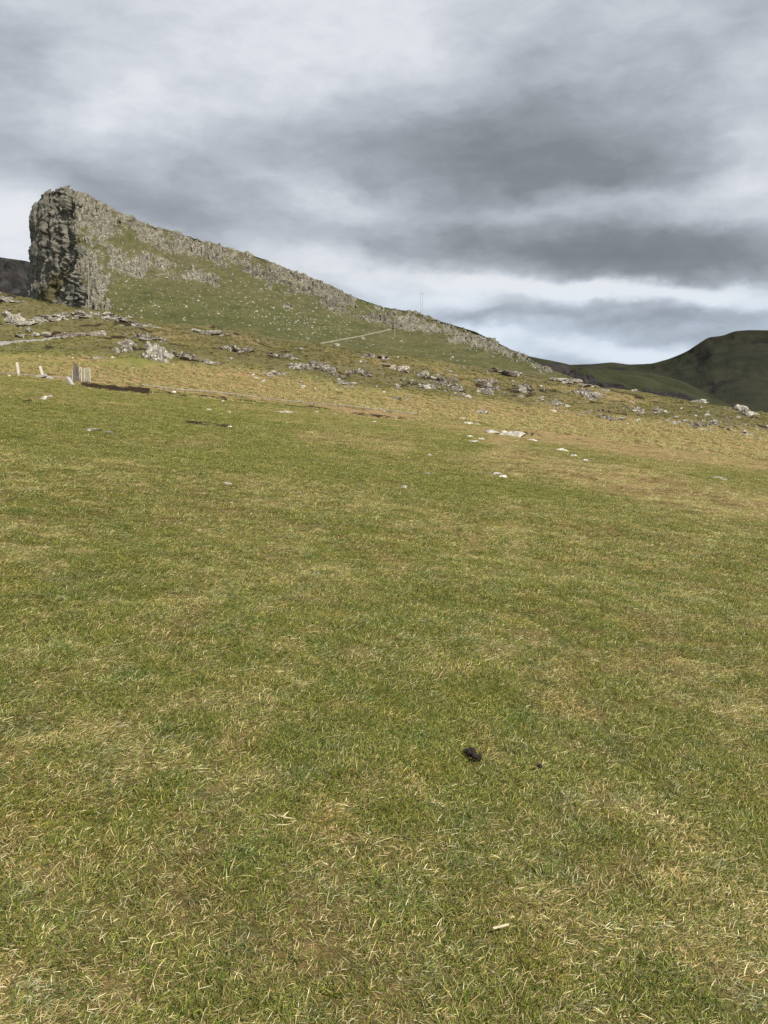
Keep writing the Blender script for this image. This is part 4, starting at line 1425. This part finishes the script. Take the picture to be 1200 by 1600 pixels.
def tuft(k, n, rad, lmin, lmax, wmin, wmax, lean0, lean1, p_straw, p_brown, seed, comb=None):
    r = np.random.default_rng(seed)
    th = r.uniform(0, 2 * np.pi, n); rr = rad * np.sqrt(r.random(n))
    bx, by = rr * np.cos(th), rr * np.sin(th)
    az_ = r.uniform(0, 2 * np.pi, n) if comb is None else comb + r.normal(0, .7, n)
    kind = r.random(n)
    straw = kind < p_straw
    brown = (~straw) & (kind < p_straw + p_brown)
    ln = r.uniform(lmin, lmax, n) * np.where(straw, 1.15, 1.0)
    lean = r.uniform(lean0, lean1, n) + np.where(straw | brown, r.uniform(0.0, .55, n), 0)
    lean = np.clip(lean, 0, 1.5)
    w = r.uniform(wmin, wmax, n) * np.where(straw, .85, 1.0)
    curl = r.uniform(.1, 1.1, n)
    twist = r.normal(0, .6, n)
    V = np.zeros((n, 7, 3))
    hxy = np.stack([np.cos(az_), np.sin(az_)], 1)
    prp = np.stack([-np.sin(az_ + twist), np.cos(az_ + twist)], 1)
    ts = [0, .38, .74, 1.0]; ws = [1.0, .95, .62, 0]
    hor = np.zeros(n); ver = np.zeros(n); last = 0
    side = r.normal(0, .10, n)
    vi = 0
    for t, wf in zip(ts, ws):
        if t > 0:
            an = np.clip(lean + curl * t, 0, 1.75)
            hor = hor + ln * (t - last) * np.sin(an)
            ver = ver + ln * (t - last) * np.cos(an)
            last = t
        cx_ = bx + hxy[:, 0] * hor + prp[:, 0] * side * ln * t * t
        cy_ = by + hxy[:, 1] * hor + prp[:, 1] * side * ln * t * t
        if wf > 0:
            for sg in (-1, 1):
                V[:, vi, 0] = cx_ + sg * prp[:, 0] * w * wf / 2
                V[:, vi, 1] = cy_ + sg * prp[:, 1] * w * wf / 2
                V[:, vi, 2] = ver - .006 + sg * w * .15
                vi += 1
        else:
            V[:, vi, 0] = cx_; V[:, vi, 1] = cy_; V[:, vi, 2] = ver - .006
    col = GREENS[r.integers(0, len(GREENS), n)]
    col = np.where(straw[:, None], STRAWS[r.integers(0, len(STRAWS), n)], col)
    col = np.where(brown[:, None], BROWNS[r.integers(0, len(BROWNS), n)], col)
    col = col * r.uniform(.52, 1.36, (n, 1))
    vc = np.repeat(col[:, None, :], 7, 1)
    # green blades yellow towards the dead tip
    tipm = (r.random(n) < .45) & ~straw
    vc[:, 6] = np.where(tipm[:, None], np.array([.34, .27, .12]), vc[:, 6])
    vc[:, 0:2] *= .55  # blade bases coloured darker, painting the shade in gaps between blades
    b = (np.arange(n) * 7)[:, None]
    F = np.concatenate([b + np.array([[0, 1, 3, 2]]), b + np.array([[2, 3, 5, 4]])], 0)
    T3 = b + np.array([[4, 5, 6]])
    me = bpy.data.meshes.new('grass_tuft')
    me.from_pydata(V.reshape(-1, 3).tolist(), [], F.tolist() + T3.tolist())
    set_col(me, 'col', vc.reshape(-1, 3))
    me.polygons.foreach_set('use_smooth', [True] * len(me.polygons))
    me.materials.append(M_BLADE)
    o = bpy.data.objects.new('grass_tuft_%03d' % k, me)
    TUFTS.objects.link(o)


NG = 6
k = 0
# 0-5 green turf, 6-11 mixed turf, 12-17 straw turf (short grazed blades)
for s in range(NG): tuft(k, 95, .075, .013, .031, .0016, .0027, .35, 1.15, .06, .05, 900 + k); k += 1
for s in range(NG): tuft(k, 95, .075, .013, .034, .0015, .0026, .45, 1.25, .26, .17, 900 + k); k += 1
for s in range(NG): tuft(k, 95, .075, .014, .040, .0015, .0027, .65, 1.30, .55, .16, 900 + k, comb=0.0); k += 1
# 18-20 little upright rosettes, 21-23 long pale straws
for s in range(3): tuft(k, 26, .022, .040, .085, .0020, .0034, .15, .75, .18, .05, 900 + k); k += 1
for s in range(3): tuft(k, 5, .05, .07, .14, .0016, .0026, .9, 1.35, 1.0, .0, 900 + k); k += 1
# 24-26 rough dry tussock (waist of the brown band), 27-29 rough green tussock
for s in range(3): tuft(k, 120, .13, .06, .17, .004, .008, .2, .95, .62, .10, 900 + k); k += 1
for s in range(3): tuft(k, 110, .13, .05, .12, .005, .009, .2, 1.0, .22, .06, 900 + k); k += 1


for s in range(3): tuft(k, 110, .13, .05, .13, .005, .009, .2, 1.0, .10, .45, 900 + k); k += 1


def sector(y0, y1, dens, amax=.60, side=2.6):
    """random points of the meadow between y0 and y1 metres ahead, with a margin on either side"""
    wmax = amax * y1 + side
    need = int(2 * wmax * (y1 - y0) * dens)
    y = rng.uniform(y0, y1, need)
    x = rng.uniform(-wmax, wmax, need)
    k_ = np.abs(x) < amax * np.maximum(y, 0) + side
    return x[k_], y[k_]


X, Y, I, SC, TZ = [], [], [], [], []


def add(x, y, idx, sc):
    X.append(x); Y.append(y); I.append(idx); SC.append(sc)


def turf(y0, y1, dens, s0, s1):
    x, y = sector(y0, y1, dens)
    z = gz(x, y)
    d, p, l = masks(x, y, z)
    keep = p < rng.uniform(.25, .8, len(x))
    if y0 > 30:
        _px, _py = proj(x, y, z)
        keep &= polydist(_px, _py, [(221, 606), (300, 614.5), (405, 626), (480, 633.5), (540, 639.5), (600, 646), (652, 651.5)]) > 1.4
    x, y, d = x[keep], y[keep], d[keep]
    v = d + rng.normal(0, .16, len(x))
    cls = np.where(v < .26, 0, np.where(v < .56, 1, 2))
    add(x, y, cls * NG + rng.integers(0, NG, len(x)), rng.uniform(s0, s1, len(x)))


turf(-0.6, 4.5, 1300, .85, 1.2)
turf(4.5, 9, 700, .95, 1.3)
turf(9, 18, 230, 1.3, 1.8)
turf(18, 34, 55, 1.7, 2.5)
turf(34, 70, 13, 2.0, 3.0)
x, y = sector(0.9, 12, 9); add(x, y, rng.integers(18, 21, len(x)), rng.uniform(.7, 1.2, len(x)))
x, y = sector(0.9, 9, 14); add(x, y, rng.integers(21, 24, len(x)), rng.uniform(.6, 1.1, len(x)))
cx_, cy_ = sector(1.0, 11, 2.6)
for (kind_, spread, cnt, lo_, hi_) in ((21, .055, 6, .45, .95), (12, .05, 5, .8, 1.2), (18, .05, 4, .7, 1.2)):
    sel = rng.random(len(cx_)) < .4
    qx = np.repeat(cx_[sel], cnt); qy = np.repeat(cy_[sel], cnt)
    add(qx + rng.normal(0, spread, len(qx)), qy + rng.normal(0, spread, len(qx)), kind_ + rng.integers(0, 3, len(qx)), rng.uniform(lo_, hi_, len(qx)))
x, y = sector(9, 24, 2.2); add(x, y, rng.integers(21, 24, len(x)), rng.uniform(1.0, 1.6, len(x)))
# rough grass of the band and ridge
x, y = sector(60, 142, 5.0, .56, 4)
z = gz(x, y)
d, p, l = masks(x, y, z)
_px, _py = proj(x, y, z)
rd = polydist(_px, _py, [(221, 606), (300, 614.5), (405, 626), (480, 633.5), (540, 639.5), (600, 646), (652, 651.5)])
rs = polydist(_px, _py, [(-40, 578), (0, 582.3), (55, 588), (104, 591.5), (145, 597)])
pick = (rd > 3) & (rs > 3) & (p < .4) & (rng.random(len(x)) < np.where(y < 100, smooth(.2, .8, d), .35 + .6 * d))
x, y, d = x[pick], y[pick], d[pick]
hh_ = heath_of(x, y, d, l[pick])
add(x, y, np.where(hh_ > rng.uniform(.15, .85, len(x)), 30, np.where(d + rng.normal(0, .15, len(x)) > np.where(y < 100, .42, .56), 24, 27)) + rng.integers(0, 3, len(x)), rng.uniform(1.0, 2.0, len(x)))

X = np.concatenate(X); Y = np.concatenate(Y); I = np.concatenate(I); SC = np.concatenate(SC)
Z = gz(X, Y)
print('grass tufts', len(X))
pm = bpy.data.meshes.new('grass')
pm.vertices.add(len(X))
pm.vertices.foreach_set('co', np.stack([X, Y, Z], 1).astype(np.float32).ravel())
rot = np.zeros((len(X), 3), dtype=np.float32)
rot[:, 0] = rng.normal(0, .10, len(X)); rot[:, 1] = rng.normal(0, .10, len(X))
rot[:, 2] = rng.uniform(0, 2 * np.pi, len(X))
# dead grass lies combed by the wind in loose swirls
sw = fbm2(X * .8, Y * .8, 2, 501) * 3.2
lying = (I >= 12) & (I < 18)
rot[lying, 2] = sw[lying] + rng.normal(0, .8, lying.sum())
a = pm.attributes.new('rot', 'FLOAT_VECTOR', 'POINT'); a.data.foreach_set('vector', rot.ravel())
a = pm.attributes.new('scl', 'FLOAT', 'POINT'); a.data.foreach_set('value', SC.astype(np.float32))
a = pm.attributes.new('pick', 'INT', 'POINT'); a.data.foreach_set('value', I.astype(np.int32))
grass = bpy.data.objects.new('grass', pm)
COL.objects.link(grass)
tag(grass, 'short grazed turf of green and straw coloured blades', kind='stuff')
ng = bpy.data.node_groups.new('grass_scatter', 'GeometryNodeTree')
ng.interface.new_socket('Geometry', in_out='INPUT', socket_type='NodeSocketGeometry')
ng.interface.new_socket('Geometry', in_out='OUTPUT', socket_type='NodeSocketGeometry')
gi = ng.nodes.new('NodeGroupInput'); go = ng.nodes.new('NodeGroupOutput')
ci = ng.nodes.new('GeometryNodeCollectionInfo')
ci.inputs['Collection'].default_value = TUFTS
ci.inputs['Separate Children'].default_value = True
ci.inputs['Reset Children'].default_value = True
ip = ng.nodes.new('GeometryNodeInstanceOnPoints')
ip.inputs['Pick Instance'].default_value = True


def named(nm, typ):
    q = ng.nodes.new('GeometryNodeInputNamedAttribute')
    q.data_type = typ
    q.inputs['Name'].default_value = nm
    return [s for s in q.outputs if s.enabled and s.name == 'Attribute'][0]


ng.links.new(gi.outputs[0], ip.inputs['Points'])
ng.links.new(ci.outputs[0], ip.inputs['Instance'])
ng.links.new(named('pick', 'INT'), ip.inputs['Instance Index'])
ng.links.new(named('rot', 'FLOAT_VECTOR'), ip.inputs['Rotation'])
ng.links.new(named('scl', 'FLOAT'), ip.inputs['Scale'])
ng.links.new(ip.outputs[0], go.inputs[0])
md_ = grass.modifiers.new('scatter', 'NODES')
md_.node_group = ng
